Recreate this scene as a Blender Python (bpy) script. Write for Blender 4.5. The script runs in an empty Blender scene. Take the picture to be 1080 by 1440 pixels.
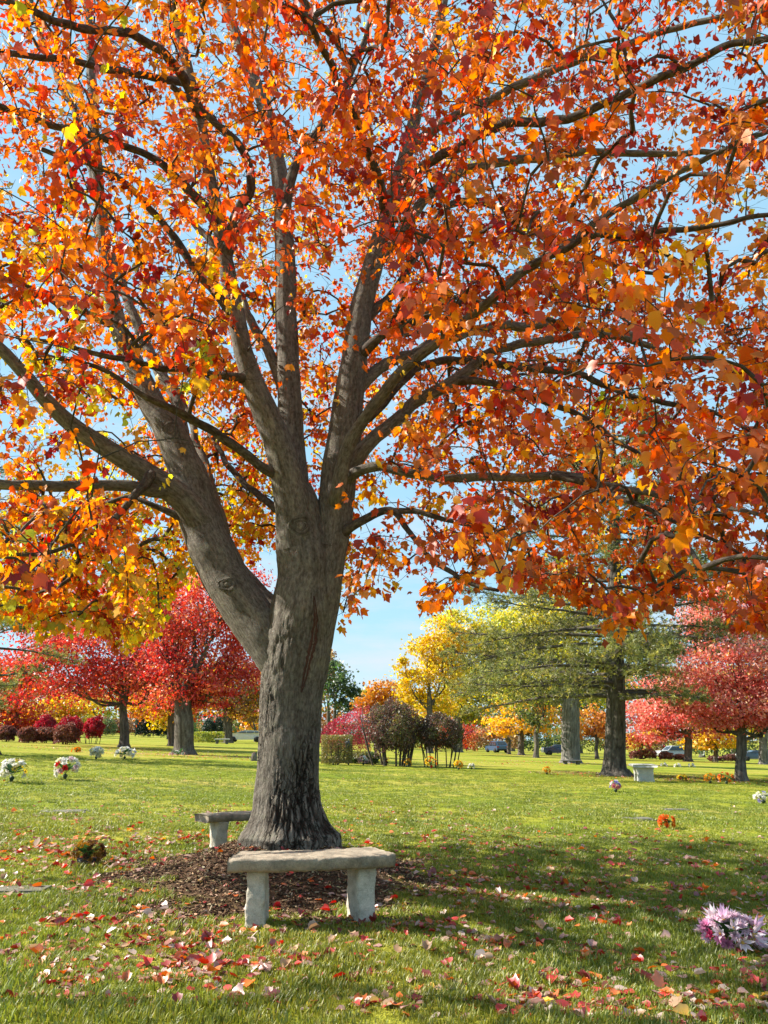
import bpy, math, random
import numpy as np

random.seed(7)
rng = np.random.default_rng(11)
S = bpy.context.scene
COL = S.collection
R = math.radians

# ------------------------------------------------------------------ camera, light, exposure
PITCH = R(16.2)
CAMH = 1.35
F = 1082.0                       # focal length in pixels of a 1080 x 1440 picture
cam_d = bpy.data.cameras.new('camera')
cam = bpy.data.objects.new('camera', cam_d)
COL.objects.link(cam)
cam_d.sensor_fit = 'VERTICAL'
cam_d.sensor_height = 24.0
cam_d.lens = 24.0 * F / 1440.0
cam_d.clip_start = 0.05
cam_d.clip_end = 3000
cam.location = (0, 0, CAMH)
cam.rotation_euler = (R(90) + PITCH, 0, 0)
S.camera = cam

SUN_EL = R(39)
SUN_BACK = R(9)                 # the sun stands left and this far behind the tree
sun_dir = np.array([-math.cos(SUN_BACK) * math.cos(SUN_EL), math.sin(SUN_BACK) * math.cos(SUN_EL), math.sin(SUN_EL)])
sun_d = bpy.data.lights.new('sun', 'SUN')
sun_d.energy = 5.0
sun_d.angle = R(0.53)
sun_d.color = (1.0, 0.92, 0.79)
sun = bpy.data.objects.new('sun', sun_d)
COL.objects.link(sun)
from mathutils import Vector
sun.rotation_euler = Vector(sun_dir).to_track_quat('Z', 'Y').to_euler()

world = bpy.data.worlds.new('World')
S.world = world
world.use_nodes = True
wn, wl = world.node_tree.nodes, world.node_tree.links
wn.clear()
w_out = wn.new('ShaderNodeOutputWorld')
w_bg = wn.new('ShaderNodeBackground')
w_bg.inputs['Strength'].default_value = 0.055
sky = wn.new('ShaderNodeTexSky')
sky.sky_type = 'NISHITA'
sky.sun_disc = False
sky.sun_elevation = SUN_EL
sky.sun_rotation = math.atan2(sun_dir[0], sun_dir[1])
sky.air_density = 1.0
sky.dust_density = 0.3
sky.ozone_density = 1.6
w_tc = wn.new('ShaderNodeTexCoord')
w_map = wn.new('ShaderNodeMapping')
w_map.inputs['Scale'].default_value = (2.2, 2.2, 9.0)
w_noise = wn.new('ShaderNodeTexNoise')
w_noise.inputs['Scale'].default_value = 1.6
w_noise.inputs['Detail'].default_value = 7
w_noise.inputs['Roughness'].default_value = 0.58
w_ramp = wn.new('ShaderNodeValToRGB')
w_ramp.color_ramp.elements[0].position = 0.48
w_ramp.color_ramp.elements[1].position = 0.68
w_mix = wn.new('ShaderNodeMix')
w_mix.data_type = 'RGBA'
w_mix.inputs[7].default_value = (6.0, 6.4, 6.8, 1)
wl.new(w_tc.outputs['Generated'], w_map.inputs['Vector'])
wl.new(w_map.outputs['Vector'], w_noise.inputs['Vector'])
wl.new(w_noise.outputs['Fac'], w_ramp.inputs['Fac'])
w_mul = wn.new('ShaderNodeMath')
w_mul.operation = 'MULTIPLY'
w_mul.inputs[1].default_value = 0.8
w_pale = wn.new('ShaderNodeMix')
w_pale.data_type = 'RGBA'
w_pale.inputs[0].default_value = 0.68
w_pale.inputs[7].default_value = (3.9, 6.9, 8.9, 1)
wl.new(w_ramp.outputs['Color'], w_mul.inputs[0])
w_sep = wn.new('ShaderNodeSeparateXYZ')
wl.new(w_tc.outputs['Generated'], w_sep.inputs[0])
w_low = wn.new('ShaderNodeMapRange')
w_low.inputs['From Min'].default_value = 0.14
w_low.inputs['From Max'].default_value = 0.50
w_low.inputs['To Min'].default_value = 1.0
w_low.inputs['To Max'].default_value = 0.25
wl.new(w_sep.outputs['Z'], w_low.inputs['Value'])
w_m2 = wn.new('ShaderNodeMath')
w_m2.operation = 'MULTIPLY'
wl.new(w_mul.outputs[0], w_m2.inputs[0])
wl.new(w_low.outputs['Result'], w_m2.inputs[1])
wl.new(w_m2.outputs[0], w_mix.inputs[0])
wl.new(sky.outputs['Color'], w_pale.inputs[6])
wl.new(w_pale.outputs[2], w_mix.inputs[6])
wl.new(w_mix.outputs[2], w_bg.inputs['Color'])
wl.new(w_bg.outputs['Background'], w_out.inputs['Surface'])

S.view_settings.view_transform = 'Standard'
S.view_settings.look = 'None'
S.view_settings.gamma = 1.0
S.view_settings.use_curve_mapping = False
S.view_settings.exposure = 1.36
S.render.engine = 'CYCLES'
S.cycles.max_bounces = 8
S.cycles.diffuse_bounces = 4
S.cycles.transmission_bounces = 6
S.cycles.transparent_max_bounces = 4
S.cycles.use_denoising = True
S.cycles.sample_clamp_indirect = 6.0

# ------------------------------------------------------------------ numeric helpers
def vnoise(p, seed=0):
    """value noise of points p (N,3), 0..1"""
    p = np.asarray(p, float)
    i = np.floor(p).astype(np.int64)
    f = p - i
    f = f * f * (3 - 2 * f)
    out = np.zeros(len(p))
    for dx in (0, 1):
        for dy in (0, 1):
            for dz in (0, 1):
                h = ((i[:, 0] + dx) * 374761393 + (i[:, 1] + dy) * 668265263 + (i[:, 2] + dz) * 2147483647 + seed * 974634777) & 0xFFFFFFFF
                h = ((h ^ (h >> 13)) * 1274126177) & 0xFFFFFFFF
                h = (h ^ (h >> 16)) & 0xFFFF
                w = (f[:, 0] if dx else 1 - f[:, 0]) * (f[:, 1] if dy else 1 - f[:, 1]) * (f[:, 2] if dz else 1 - f[:, 2])
                out += w * h / 65535.0
    return out

def fbm(p, seed=0, octs=4):
    p = np.asarray(p, float)
    a, s, t = 1.0, 0.0, 0.0
    for k in range(octs):
        s = s + a * vnoise(p * 2.0 ** k + k * 17.3, seed + k)
        t += a
        a *= 0.5
    return s / t

def unit(v):
    v = np.asarray(v, float)
    return v / np.maximum(np.linalg.norm(v, axis=-1, keepdims=True), 1e-9)

CP, SP = math.cos(PITCH), math.sin(PITCH)
def ray(px, py):
    a, b = (px - 540) / F, (720 - py) / F
    return np.array([a, CP - SP * b, SP + CP * b])

def P(px, py, Y):
    """the point of the sight line through a pixel of the photograph, Y metres ahead of the camera"""
    d = ray(px, py)
    return d * (Y / d[1]) + np.array([0, 0, CAMH])

def proj(p):
    p = np.asarray(p, float) - np.array([0, 0, CAMH])
    zc = p[..., 1] * CP + p[..., 2] * SP
    yc = -p[..., 1] * SP + p[..., 2] * CP
    zs = np.where(zc > 0.05, zc, 0.05)
    return 540 + F * p[..., 0] / zs, 720 - F * yc / zs, zc

TREE = np.array([-0.98, 8.3])
def gz(x, y):
    """height of the ground"""
    x = np.asarray(x, float); y = np.asarray(y, float)
    xx = np.clip(x, -70, 70)
    z = np.where(xx < 0, -0.034 * xx, -0.028 * xx)
    z = z - 0.008 * np.clip(y - 40, 0, 130) * np.clip((x + 8) / 16, 0, 1)
    d = np.hypot(x - TREE[0], (y - TREE[1]) * 0.95)
    z = z + 0.33 * np.exp(-(d / 1.0) ** 2.2)
    q = np.stack([x * 0.8, y * 0.8, x * 0], -1).reshape(-1, 3)
    n = fbm(q, 5, 3).reshape(x.shape) - 0.5
    q2 = np.stack([x * 4.0, y * 4.0, x * 0], -1).reshape(-1, 3)
    n2 = vnoise(q2, 9).reshape(x.shape) - 0.5
    fade = np.clip(1.4 - y / 60, 0, 1)
    return z + (n * 0.10 + n2 * 0.025) * fade - 0.036 * TREE[0] * 0

def gpt(x, y):
    return np.array([x, y, float(gz(np.array([x]), np.array([y]))[0])])

def G(px, py):
    """where the sight line through a pixel meets the ground"""
    d = ray(px, py)
    t = np.linspace(3.5, 160, 3000) / d[1]
    pts = d[None] * t[:, None] + np.array([0, 0, CAMH])
    below = pts[:, 2] - gz(pts[:, 0], pts[:, 1])
    k = np.argmax(below < 0) if (below < 0).any() else len(t) - 1
    return gpt(pts[k, 0], pts[k, 1])

def at_px(px, Y):
    """the ground point Y metres ahead under a column of the photograph (near the horizon)"""
    d = ray(px, 1045)
    return gpt(d[0] * Y / d[1], Y)

def pxm(Y, py=1040):
    """metres per photograph pixel at distance Y"""
    d = ray(540, py)
    return (Y / d[1]) / F

# ------------------------------------------------------------------ object helpers
def props(o, label=None, cat=None, group=None, kind=None):
    if label: o['label'] = label
    if cat: o['category'] = cat
    if group: o['group'] = group
    if kind: o['kind'] = kind
    return o

def empty(name, loc, label, cat, group=None, rz=0.0):
    o = bpy.data.objects.new(name, None)
    o.empty_display_size = 0.2
    COL.objects.link(o)
    o.location = loc
    o.rotation_euler = (0, 0, rz)
    return props(o, label, cat, group)

def mesh(name, verts, faces, smooth=True, attrs=None, cols=None):
    """faces: list of (n,k) integer arrays"""
    verts = np.asarray(verts, np.float32)
    me = bpy.data.meshes.new(name)
    me.vertices.add(len(verts))
    me.vertices.foreach_set('co', verts.ravel())
    if not isinstance(faces, (list, tuple)):
        faces = [faces]
    faces = [np.asarray(f, np.int32) for f in faces if len(f)]
    loops = np.concatenate([f.ravel() for f in faces])
    tot = np.concatenate([np.full(len(f), f.shape[1], np.int32) for f in faces])
    start = np.concatenate([[0], np.cumsum(tot)[:-1]]).astype(np.int32)
    me.loops.add(len(loops))
    me.loops.foreach_set('vertex_index', loops)
    me.polygons.add(len(tot))
    me.polygons.foreach_set('loop_start', start)
    me.polygons.foreach_set('loop_total', tot)
    me.polygons.foreach_set('use_smooth', np.full(len(tot), smooth, bool))
    if cols is not None:
        a = me.attributes.new('tint', 'FLOAT_COLOR', 'POINT')
        c = np.ones((len(verts), 4), np.float32)
        c[:, :3] = cols
        a.data.foreach_set('color', c.ravel())
    for k, v in (attrs or {}).items():
        v = np.asarray(v, np.float32)
        if v.ndim == 1:
            me.attributes.new(k, 'FLOAT', 'POINT').data.foreach_set('value', v)
        else:
            me.attributes.new(k, 'FLOAT_VECTOR', 'POINT').data.foreach_set('vector', v.ravel())
    me.update(calc_edges=True)
    me.validate()
    return me

def obj(name, me, mat=None, parent=None, loc=None, rot=None, scale=None):
    o = bpy.data.objects.new(name, me)
    COL.objects.link(o)
    if mat is not None and not len(me.materials):
        me.materials.append(mat)
    if parent is not None:
        o.parent = parent
    if loc is not None: o.location = loc
    if rot is not None: o.rotation_euler = rot
    if scale is not None: o.scale = (scale,) * 3 if np.isscalar(scale) else scale
    return o

class MB:
    """gathers pieces of one mesh"""
    def __init__(s): s.v, s.f, s.n, s.a, s.c = [], {}, 0, [], []
    def add(s, v, faces, bark=None, col=None):
        v = np.asarray(v, float).reshape(-1, 3)
        if not isinstance(faces, (list, tuple)) or (len(faces) and np.isscalar(faces[0])): faces = [faces]
        for f in faces:
            f = np.asarray(f, int)
            if f.ndim == 1: f = f[None]
            s.f.setdefault(f.shape[1], []).append(f + s.n)
        s.v.append(v)
        s.a.append(np.zeros_like(v) if bark is None else bark)
        c = np.ones((len(v), 3)) * 0.5
        if col is not None: c[:] = col
        s.c.append(c)
        s.n += len(v)
        return s
    def tube(s, pts, rad, n=6, cap=True, col=None, seed=None, flat=None):
        v, f, b = tube(pts, rad, n, cap)
        return s.add(v, f, b, col)
    def box(s, c, d, rz=0.0, col=None, taper=1.0):
        x, y, z = np.array(d) / 2.0
        q = np.array([[-x, -y, -z], [x, -y, -z], [x, y, -z], [-x, y, -z], [-x * taper, -y * taper, z], [x * taper, -y * taper, z], [x * taper, y * taper, z], [-x * taper, y * taper, z]])
        ca, sa = math.cos(rz), math.sin(rz)
        q = q @ np.array([[ca, sa, 0], [-sa, ca, 0], [0, 0, 1]]) + np.array(c)
        return s.add(q, [np.array([[3, 2, 1, 0], [4, 5, 6, 7], [0, 1, 5, 4], [1, 2, 6, 5], [2, 3, 7, 6], [3, 0, 4, 7]])], None, col)
    def mesh(s, name, smooth=True, cols=False):
        return mesh(name, np.concatenate(s.v), [np.concatenate(x) for x in s.f.values()], smooth,
                    {'bark': np.concatenate(s.a)}, np.concatenate(s.c) if cols else None)
    def obj(s, name, mat, parent=None, smooth=True, cols=False, **k):
        return obj(name, s.mesh(name, smooth, cols), mat, parent, **k)

def frames(pts):
    pts = np.asarray(pts, float)
    t = unit(np.gradient(pts, axis=0))
    n0 = np.cross(t[0], [0.0, -1.0, 0.05])
    if np.linalg.norm(n0) < 1e-3: n0 = np.cross(t[0], [1.0, 0, 0])
    a = [unit(n0)]
    for k in range(1, len(pts)):
        q = a[-1] - t[k] * np.dot(a[-1], t[k])
        a.append(unit(q))
    a = np.array(a)
    return t, a, np.cross(t, a)

def tube(pts, rad, n=6, cap=True):
    pts = np.asarray(pts, float); rad = np.asarray(rad, float)
    m = len(pts)
    t, a, b = frames(pts)
    th = np.arange(n) * 2 * math.pi / n
    ct, st = np.cos(th), np.sin(th)
    v = pts[:, None] + rad[:, None, None] * (a[:, None] * ct[None, :, None] + b[:, None] * st[None, :, None])
    L = np.concatenate([[0], np.cumsum(np.linalg.norm(np.diff(pts, axis=0), axis=1))])
    bark = np.stack([rad[:, None] * ct[None] + 0 * L[:, None], rad[:, None] * st[None] + 0 * L[:, None], L[:, None] + 0 * ct[None]], -1)
    i = np.arange(m - 1)[:, None] * n
    j = np.arange(n)[None]
    j2 = (j + 1) % n
    f = np.stack([i + j, i + j2, i + n + j2, i + n + j], -1).reshape(-1, 4)
    fs = [f]
    v = v.reshape(-1, 3); bark = bark.reshape(-1, 3)
    if cap:
        v = np.concatenate([v, [pts[-1] + t[-1] * rad[-1] * 0.6]])
        bark = np.concatenate([bark, [[0, 0, L[-1]]]])
        k = (m - 1) * n
        fs.append(np.stack([k + np.arange(n), k + (np.arange(n) + 1) % n, np.full(n, m * n)], -1))
    return v, fs, bark

def spline(ctrl, step):
    """Catmull-Rom through rows of ctrl (any columns); resampled about every step metres (first three columns are the place)"""
    c = np.asarray(ctrl, float)
    c = np.vstack([2 * c[0] - c[1], c, 2 * c[-1] - c[-2]])
    out = []
    for k in range(1, len(c) - 2):
        p0, p1, p2, p3 = c[k - 1:k + 3]
        n = max(2, int(np.linalg.norm(p2[:3] - p1[:3]) / step))
        t = np.linspace(0, 1, n, endpoint=False)[:, None]
        out.append(0.5 * ((2 * p1) + (-p0 + p2) * t + (2 * p0 - 5 * p1 + 4 * p2 - p3) * t ** 2 + (-p0 + 3 * p1 - 3 * p2 + p3) * t ** 3))
    out.append(c[-2][None])
    return np.concatenate(out)

# ------------------------------------------------------------------ materials
def new_mat(name):
    m = bpy.data.materials.new(name)
    m.use_nodes = True
    nt = m.node_tree
    nt.nodes.clear()
    return m, nt.nodes, nt.links

def node(ns, kind, **k):
    n = ns.new(kind)
    for a, v in k.items():
        if hasattr(n, a): setattr(n, a, v)
        else: n.inputs[a.replace('_', ' ')].default_value = v
    return n

def ramp(ns, stops):
    r = ns.new('ShaderNodeValToRGB')
    e = r.color_ramp.elements
    while len(e) < len(stops): e.new(0.5)
    for q, (p, c) in zip(e, stops):
        q.position = p
        q.color = (*c, 1) if len(c) == 3 else c
    return r

def mat_leaf(name, trans=0.5, gloss=0.09, rough=0.42, sat=1.0, tval=1.15):
    m, ns, ln = new_mat(name)
    out = node(ns, 'ShaderNodeOutputMaterial')
    at = node(ns, 'ShaderNodeAttribute', attribute_name='tint')
    tc = node(ns, 'ShaderNodeTexCoord')
    nz = node(ns, 'ShaderNodeTexNoise', Scale=38.0, Detail=2.0)
    ln.new(tc.outputs['Object'], nz.inputs['Vector'])
    hs = node(ns, 'ShaderNodeHueSaturation')
    mr = node(ns, 'ShaderNodeMapRange')
    mr.inputs['To Min'].default_value = 0.78
    mr.inputs['To Max'].default_value = 1.22
    ln.new(nz.outputs['Fac'], mr.inputs['Value'])
    ln.new(mr.outputs['Result'], hs.inputs['Value'])
    ln.new(at.outputs['Color'], hs.inputs['Color'])
    hs.inputs['Saturation'].default_value = sat
    d = node(ns, 'ShaderNodeBsdfDiffuse')
    t = node(ns, 'ShaderNodeBsdfTranslucent')
    ln.new(hs.outputs['Color'], d.inputs['Color'])
    h2 = node(ns, 'ShaderNodeHueSaturation')
    h2.inputs['Saturation'].default_value = 1.08
    h2.inputs['Value'].default_value = tval
    ln.new(hs.outputs['Color'], h2.inputs['Color'])
    ln.new(h2.outputs['Color'], t.inputs['Color'])
    mx = node(ns, 'ShaderNodeMixShader')
    mx.inputs[0].default_value = trans
    ln.new(d.outputs[0], mx.inputs[1]); ln.new(t.outputs[0], mx.inputs[2])
    g = node(ns, 'ShaderNodeBsdfGlossy')
    g.inputs['Roughness'].default_value = rough
    g.inputs['Color'].default_value = (0.9, 0.9, 0.9, 1)
    mx2 = node(ns, 'ShaderNodeMixShader')
    mx2.inputs[0].default_value = gloss
    ln.new(mx.outputs[0], mx2.inputs[1]); ln.new(g.outputs[0], mx2.inputs[2])
    ln.new(mx2.outputs[0], out.inputs['Surface'])
    return m

def mat_bark(name, dark, mid, light, lichen=0.25, zs=0.22, scale=26.0, bump=0.5):
    m, ns, ln = new_mat(name)
    out = node(ns, 'ShaderNodeOutputMaterial')
    b = node(ns, 'ShaderNodeBsdfPrincipled')
    b.inputs['Roughness'].default_value = 0.9
    b.inputs['Specular IOR Level'].default_value = 0.2
    at = node(ns, 'ShaderNodeAttribute', attribute_name='bark')
    mp = node(ns, 'ShaderNodeMapping')
    mp.inputs['Scale'].default_value = (1, 1, zs)
    ln.new(at.outputs['Vector'], mp.inputs['Vector'])
    n1 = node(ns, 'ShaderNodeTexNoise', Scale=scale, Detail=6.0, Roughness=0.65)
    ln.new(mp.outputs['Vector'], n1.inputs['Vector'])
    r = ramp(ns, [(0.30, dark), (0.50, mid), (0.72, light)])
    ln.new(n1.outputs['Fac'], r.inputs['Fac'])
    n2 = node(ns, 'ShaderNodeTexNoise', Scale=9.0, Detail=5.0, Roughness=0.7)
    ln.new(at.outputs['Vector'], n2.inputs['Vector'])
    r2 = ramp(ns, [(0.52, (0, 0, 0)), (0.66, (1, 1, 1))])
    ln.new(n2.outputs['Fac'], r2.inputs['Fac'])
    mu = node(ns, 'ShaderNodeMath', operation='MULTIPLY')
    mu.inputs[1].default_value = lichen
    ln.new(r2.outputs['Color'], mu.inputs[0])
    mx = node(ns, 'ShaderNodeMix', data_type='RGBA')
    ln.new(mu.outputs[0], mx.inputs[0])
    ln.new(r.outputs['Color'], mx.inputs[6])
    mx.inputs[7].default_value = (0.30, 0.30, 0.23, 1)
    cr = node(ns, 'ShaderNodeAttribute', attribute_name='crack')
    m3 = node(ns, 'ShaderNodeMix', data_type='RGBA')
    ln.new(cr.outputs['Fac'], m3.inputs[0])
    ln.new(mx.outputs[2], m3.inputs[6])
    m3.inputs[7].default_value = (dark[0] * 0.55, dark[1] * 0.5, dark[2] * 0.45, 1)
    lo_ = node(ns, 'ShaderNodeAttribute', attribute_name='lowbark')
    mv = node(ns, 'ShaderNodeMapping')
    mv.inputs['Scale'].default_value = (1, 1, 0.20)
    wv = node(ns, 'ShaderNodeTexNoise', Scale=14.0, Detail=3.0)
    ln.new(at.outputs['Vector'], wv.inputs['Vector'])
    wa = node(ns, 'ShaderNodeMix', data_type='RGBA', blend_type='LINEAR_LIGHT')
    wa.inputs[0].default_value = 0.035
    ln.new(at.outputs['Vector'], wa.inputs[6]); ln.new(wv.outputs['Color'], wa.inputs[7])
    ln.new(wa.outputs[2], mv.inputs['Vector'])
    vo = node(ns, 'ShaderNodeTexVoronoi', Scale=27.0)
    vo.feature = 'DISTANCE_TO_EDGE'
    ln.new(mv.outputs['Vector'], vo.inputs['Vector'])
    rv = ramp(ns, [(0.0, (1, 1, 1)), (0.055, (0.55, 0.55, 0.55)), (0.13, (0, 0, 0))])
    ln.new(vo.outputs['Distance'], rv.inputs['Fac'])
    cv = node(ns, 'ShaderNodeMath', operation='MULTIPLY')
    ln.new(rv.outputs['Color'], cv.inputs[0]); ln.new(lo_.outputs['Fac'], cv.inputs[1])
    mp3 = node(ns, 'ShaderNodeMix', data_type='RGBA')
    ln.new(cv.outputs[0], mp3.inputs[0]); ln.new(m3.outputs[2], mp3.inputs[6])
    mp3.inputs[7].default_value = (dark[0] * 0.42, dark[1] * 0.38, dark[2] * 0.34, 1)
    ms = node(ns, 'ShaderNodeMapping')
    ms.inputs['Scale'].default_value = (1, 1, 0.10)
    ln.new(at.outputs['Vector'], ms.inputs['Vector'])
    n5 = node(ns, 'ShaderNodeTexNoise', Scale=11.0, Detail=5.0, Roughness=0.6)
    ln.new(ms.outputs['Vector'], n5.inputs['Vector'])
    r5 = ramp(ns, [(0.36, (0.66, 0.64, 0.62)), (0.54, (1.0, 1.0, 1.0)), (0.70, (1.25, 1.22, 1.16))])
    ln.new(n5.outputs['Fac'], r5.inputs['Fac'])
    m5 = node(ns, 'ShaderNodeMix', data_type='RGBA', blend_type='MULTIPLY')
    m5.inputs[0].default_value = 1.0
    ln.new(mp3.outputs[2], m5.inputs[6]); ln.new(r5.outputs['Color'], m5.inputs[7])
    ln.new(m5.outputs[2], b.inputs['Base Color'])
    n3 = node(ns, 'ShaderNodeTexNoise', Scale=scale * 3.2, Detail=4.0, Roughness=0.7)
    ln.new(mp.outputs['Vector'], n3.inputs['Vector'])
    ad = node(ns, 'ShaderNodeMath', operation='ADD')
    ln.new(n1.outputs['Fac'], ad.inputs[0]); ln.new(n3.outputs['Fac'], ad.inputs[1])
    ad2 = node(ns, 'ShaderNodeMath', operation='SUBTRACT')
    ln.new(ad.outputs[0], ad2.inputs[0]); ln.new(cv.outputs[0], ad2.inputs[1])
    ad = ad2
    bp = node(ns, 'ShaderNodeBump')
    bp.inputs['Strength'].default_value = bump
    bp.inputs['Distance'].default_value = 0.02
    ln.new(ad.outputs[0], bp.inputs['Height'])
    ln.new(bp.outputs['Normal'], b.inputs['Normal'])
    ln.new(b.outputs[0], out.inputs['Surface'])
    return m

def mat_plain(name, col, rough=0.7, var=0.2, scale=12.0, bump=0.0, metal=0.0, spec=0.4, coat=0.0):
    m, ns, ln = new_mat(name)
    out = node(ns, 'ShaderNodeOutputMaterial')
    b = node(ns, 'ShaderNodeBsdfPrincipled')
    b.inputs['Roughness'].default_value = rough
    b.inputs['Metallic'].default_value = metal
    b.inputs['Specular IOR Level'].default_value = spec
    b.inputs['Coat Weight'].default_value = coat
    tc = node(ns, 'ShaderNodeTexCoord')
    n = node(ns, 'ShaderNodeTexNoise', Scale=scale, Detail=5.0, Roughness=0.65)
    ln.new(tc.outputs['Object'], n.inputs['Vector'])
    lo = tuple(c * (1 - var) for c in col); hi = tuple(min(c * (1 + var), 0.95) for c in col)
    r = ramp(ns, [(0.3, lo), (0.7, hi)])
    ln.new(n.outputs['Fac'], r.inputs['Fac'])
    ln.new(r.outputs['Color'], b.inputs['Base Color'])
    if bump:
        bp = node(ns, 'ShaderNodeBump')
        bp.inputs['Strength'].default_value = bump
        bp.inputs['Distance'].default_value = 0.01
        ln.new(n.outputs['Fac'], bp.inputs['Height'])
        ln.new(bp.outputs['Normal'], b.inputs['Normal'])
    ln.new(b.outputs[0], out.inputs['Surface'])
    return m

def mat_tint(name, rough=0.8, spec=0.25, trans=0.0):
    m, ns, ln = new_mat(name)
    out = node(ns, 'ShaderNodeOutputMaterial')
    at = node(ns, 'ShaderNodeAttribute', attribute_name='tint')
    b = node(ns, 'ShaderNodeBsdfPrincipled')
    b.inputs['Roughness'].default_value = rough
    b.inputs['Specular IOR Level'].default_value = spec
    ln.new(at.outputs['Color'], b.inputs['Base Color'])
    if trans:
        t = node(ns, 'ShaderNodeBsdfTranslucent')
        ln.new(at.outputs['Color'], t.inputs['Color'])
        mx = node(ns, 'ShaderNodeMixShader')
        mx.inputs[0].default_value = trans
        ln.new(b.outputs[0], mx.inputs[1]); ln.new(t.outputs[0], mx.inputs[2])
        ln.new(mx.outputs[0], out.inputs['Surface'])
    else:
        ln.new(b.outputs[0], out.inputs['Surface'])
    return m

def mat_stone(name, base, stain, stain_amt=0.6, scale=7.0, moss=0.0):
    m, ns, ln = new_mat(name)
    out = node(ns, 'ShaderNodeOutputMaterial')
    b = node(ns, 'ShaderNodeBsdfPrincipled')
    b.inputs['Roughness'].default_value = 0.92
    b.inputs['Specular IOR Level'].default_value = 0.2
    tc = node(ns, 'ShaderNodeTexCoord')
    n1 = node(ns, 'ShaderNodeTexNoise', Scale=scale, Detail=8.0, Roughness=0.7)
    n2 = node(ns, 'ShaderNodeTexNoise', Scale=scale * 14, Detail=3.0, Roughness=0.7)
    ln.new(tc.outputs['Object'], n1.inputs['Vector']); ln.new(tc.outputs['Object'], n2.inputs['Vector'])
    r1 = ramp(ns, [(0.40, (0, 0, 0)), (0.68, (1, 1, 1))])
    ln.new(n1.outputs['Fac'], r1.inputs['Fac'])
    mu = node(ns, 'ShaderNodeMath', operation='MULTIPLY'); mu.inputs[1].default_value = stain_amt
    ln.new(r1.outputs['Color'], mu.inputs[0])
    mx = node(ns, 'ShaderNodeMix', data_type='RGBA')
    mx.inputs[6].default_value = (*base, 1); mx.inputs[7].default_value = (*stain, 1)
    ln.new(mu.outputs[0], mx.inputs[0])
    r2 = ramp(ns, [(0.3, (0.72, 0.72, 0.72)), (0.7, (1.12, 1.12, 1.12))])
    ln.new(n2.outputs['Fac'], r2.inputs['Fac'])
    m2 = node(ns, 'ShaderNodeMix', data_type='RGBA', blend_type='MULTIPLY')
    m2.inputs[0].default_value = 1.0
    ln.new(mx.outputs[2], m2.inputs[6]); ln.new(r2.outputs['Color'], m2.inputs[7])
    ln.new(m2.outputs[2], b.inputs['Base Color'])
    ad = node(ns, 'ShaderNodeMath', operation='ADD')
    ln.new(n1.outputs['Fac'], ad.inputs[0]); ln.new(n2.outputs['Fac'], ad.inputs[1])
    bp = node(ns, 'ShaderNodeBump')
    bp.inputs['Strength'].default_value = 0.6
    bp.inputs['Distance'].default_value = 0.008
    ln.new(ad.outputs[0], bp.inputs['Height']); ln.new(bp.outputs['Normal'], b.inputs['Normal'])
    ln.new(b.outputs[0], out.inputs['Surface'])
    return m

M_LEAF = mat_leaf('maple_leaf', 0.54, 0.035, 0.42, 1.0, 1.25)
M_LEAF_FAR = mat_leaf('far_leaf', 0.5, 0.05, 0.45, 1.0, 1.25)
M_FALLEN = mat_leaf('fallen_leaf', 0.30, 0.10, 0.45)
M_NEEDLE = mat_leaf('pine_needle', 0.42, 0.05, 0.5)
M_BARK = mat_bark('maple_bark', (0.072, 0.060, 0.049), (0.175, 0.158, 0.137), (0.310, 0.288, 0.252), 0.45, 0.40, 42.0, 1.0)
M_BARK_DARK = mat_bark('branch_bark', (0.035, 0.028, 0.024), (0.075, 0.060, 0.050), (0.17, 0.15, 0.125), 0.3, 0.5)
M_BARK_FAR = mat_bark('far_bark', (0.045, 0.038, 0.033), (0.10, 0.085, 0.072), (0.20, 0.18, 0.155), 0.2, 0.2, 10.0, 1.0)
M_BARK_GREY = mat_bark('grey_bark', (0.06, 0.055, 0.05), (0.14, 0.13, 0.12), (0.28, 0.26, 0.24), 0.3, 0.2, 9.0, 1.0)

# ------------------------------------------------------------------ ground
def axis(lo, hi, n, c, k):
    """coordinates from lo to hi, densest about c"""
    a, b = math.asinh((lo - c) / k), math.asinh((hi - c) / k)
    return c + k * np.sinh(np.linspace(a, b, n))

def mulch_mask(x, y):
    d = np.hypot((x - TREE[0] - 0.02) / 1.55, (y - TREE[1] + 0.25) / 1.85)
    q = np.stack([x * 2.2, y * 2.2, x * 0], -1).reshape(-1, 3)
    n = fbm(q, 21, 3).reshape(x.shape) - 0.5
    q2 = np.stack([x * 9, y * 9, x * 0], -1).reshape(-1, 3)
    n2 = vnoise(q2, 33).reshape(x.shape) - 0.5
    return np.clip((1.0 - d + n * 0.75 + n2 * 0.34) * 5 + 0.5, 0, 1)

xs = axis(-420, 420, 300, 0.0, 3.2)
ys = axis(-40, 700, 360, 7.0, 2.6)
XX, YY = np.meshgrid(xs, ys)
ZZ = gz(XX, YY)
nx, ny = len(xs), len(ys)
ii = (np.arange(ny - 1)[:, None] * nx + np.arange(nx - 1)[None]).ravel()
gf = np.stack([ii, ii + 1, ii + nx + 1, ii + nx], -1)
gv = np.stack([XX, YY, ZZ], -1).reshape(-1, 3)
g_me = mesh('lawn', gv, gf, True, {'mulch': mulch_mask(XX, YY).ravel()})

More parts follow.
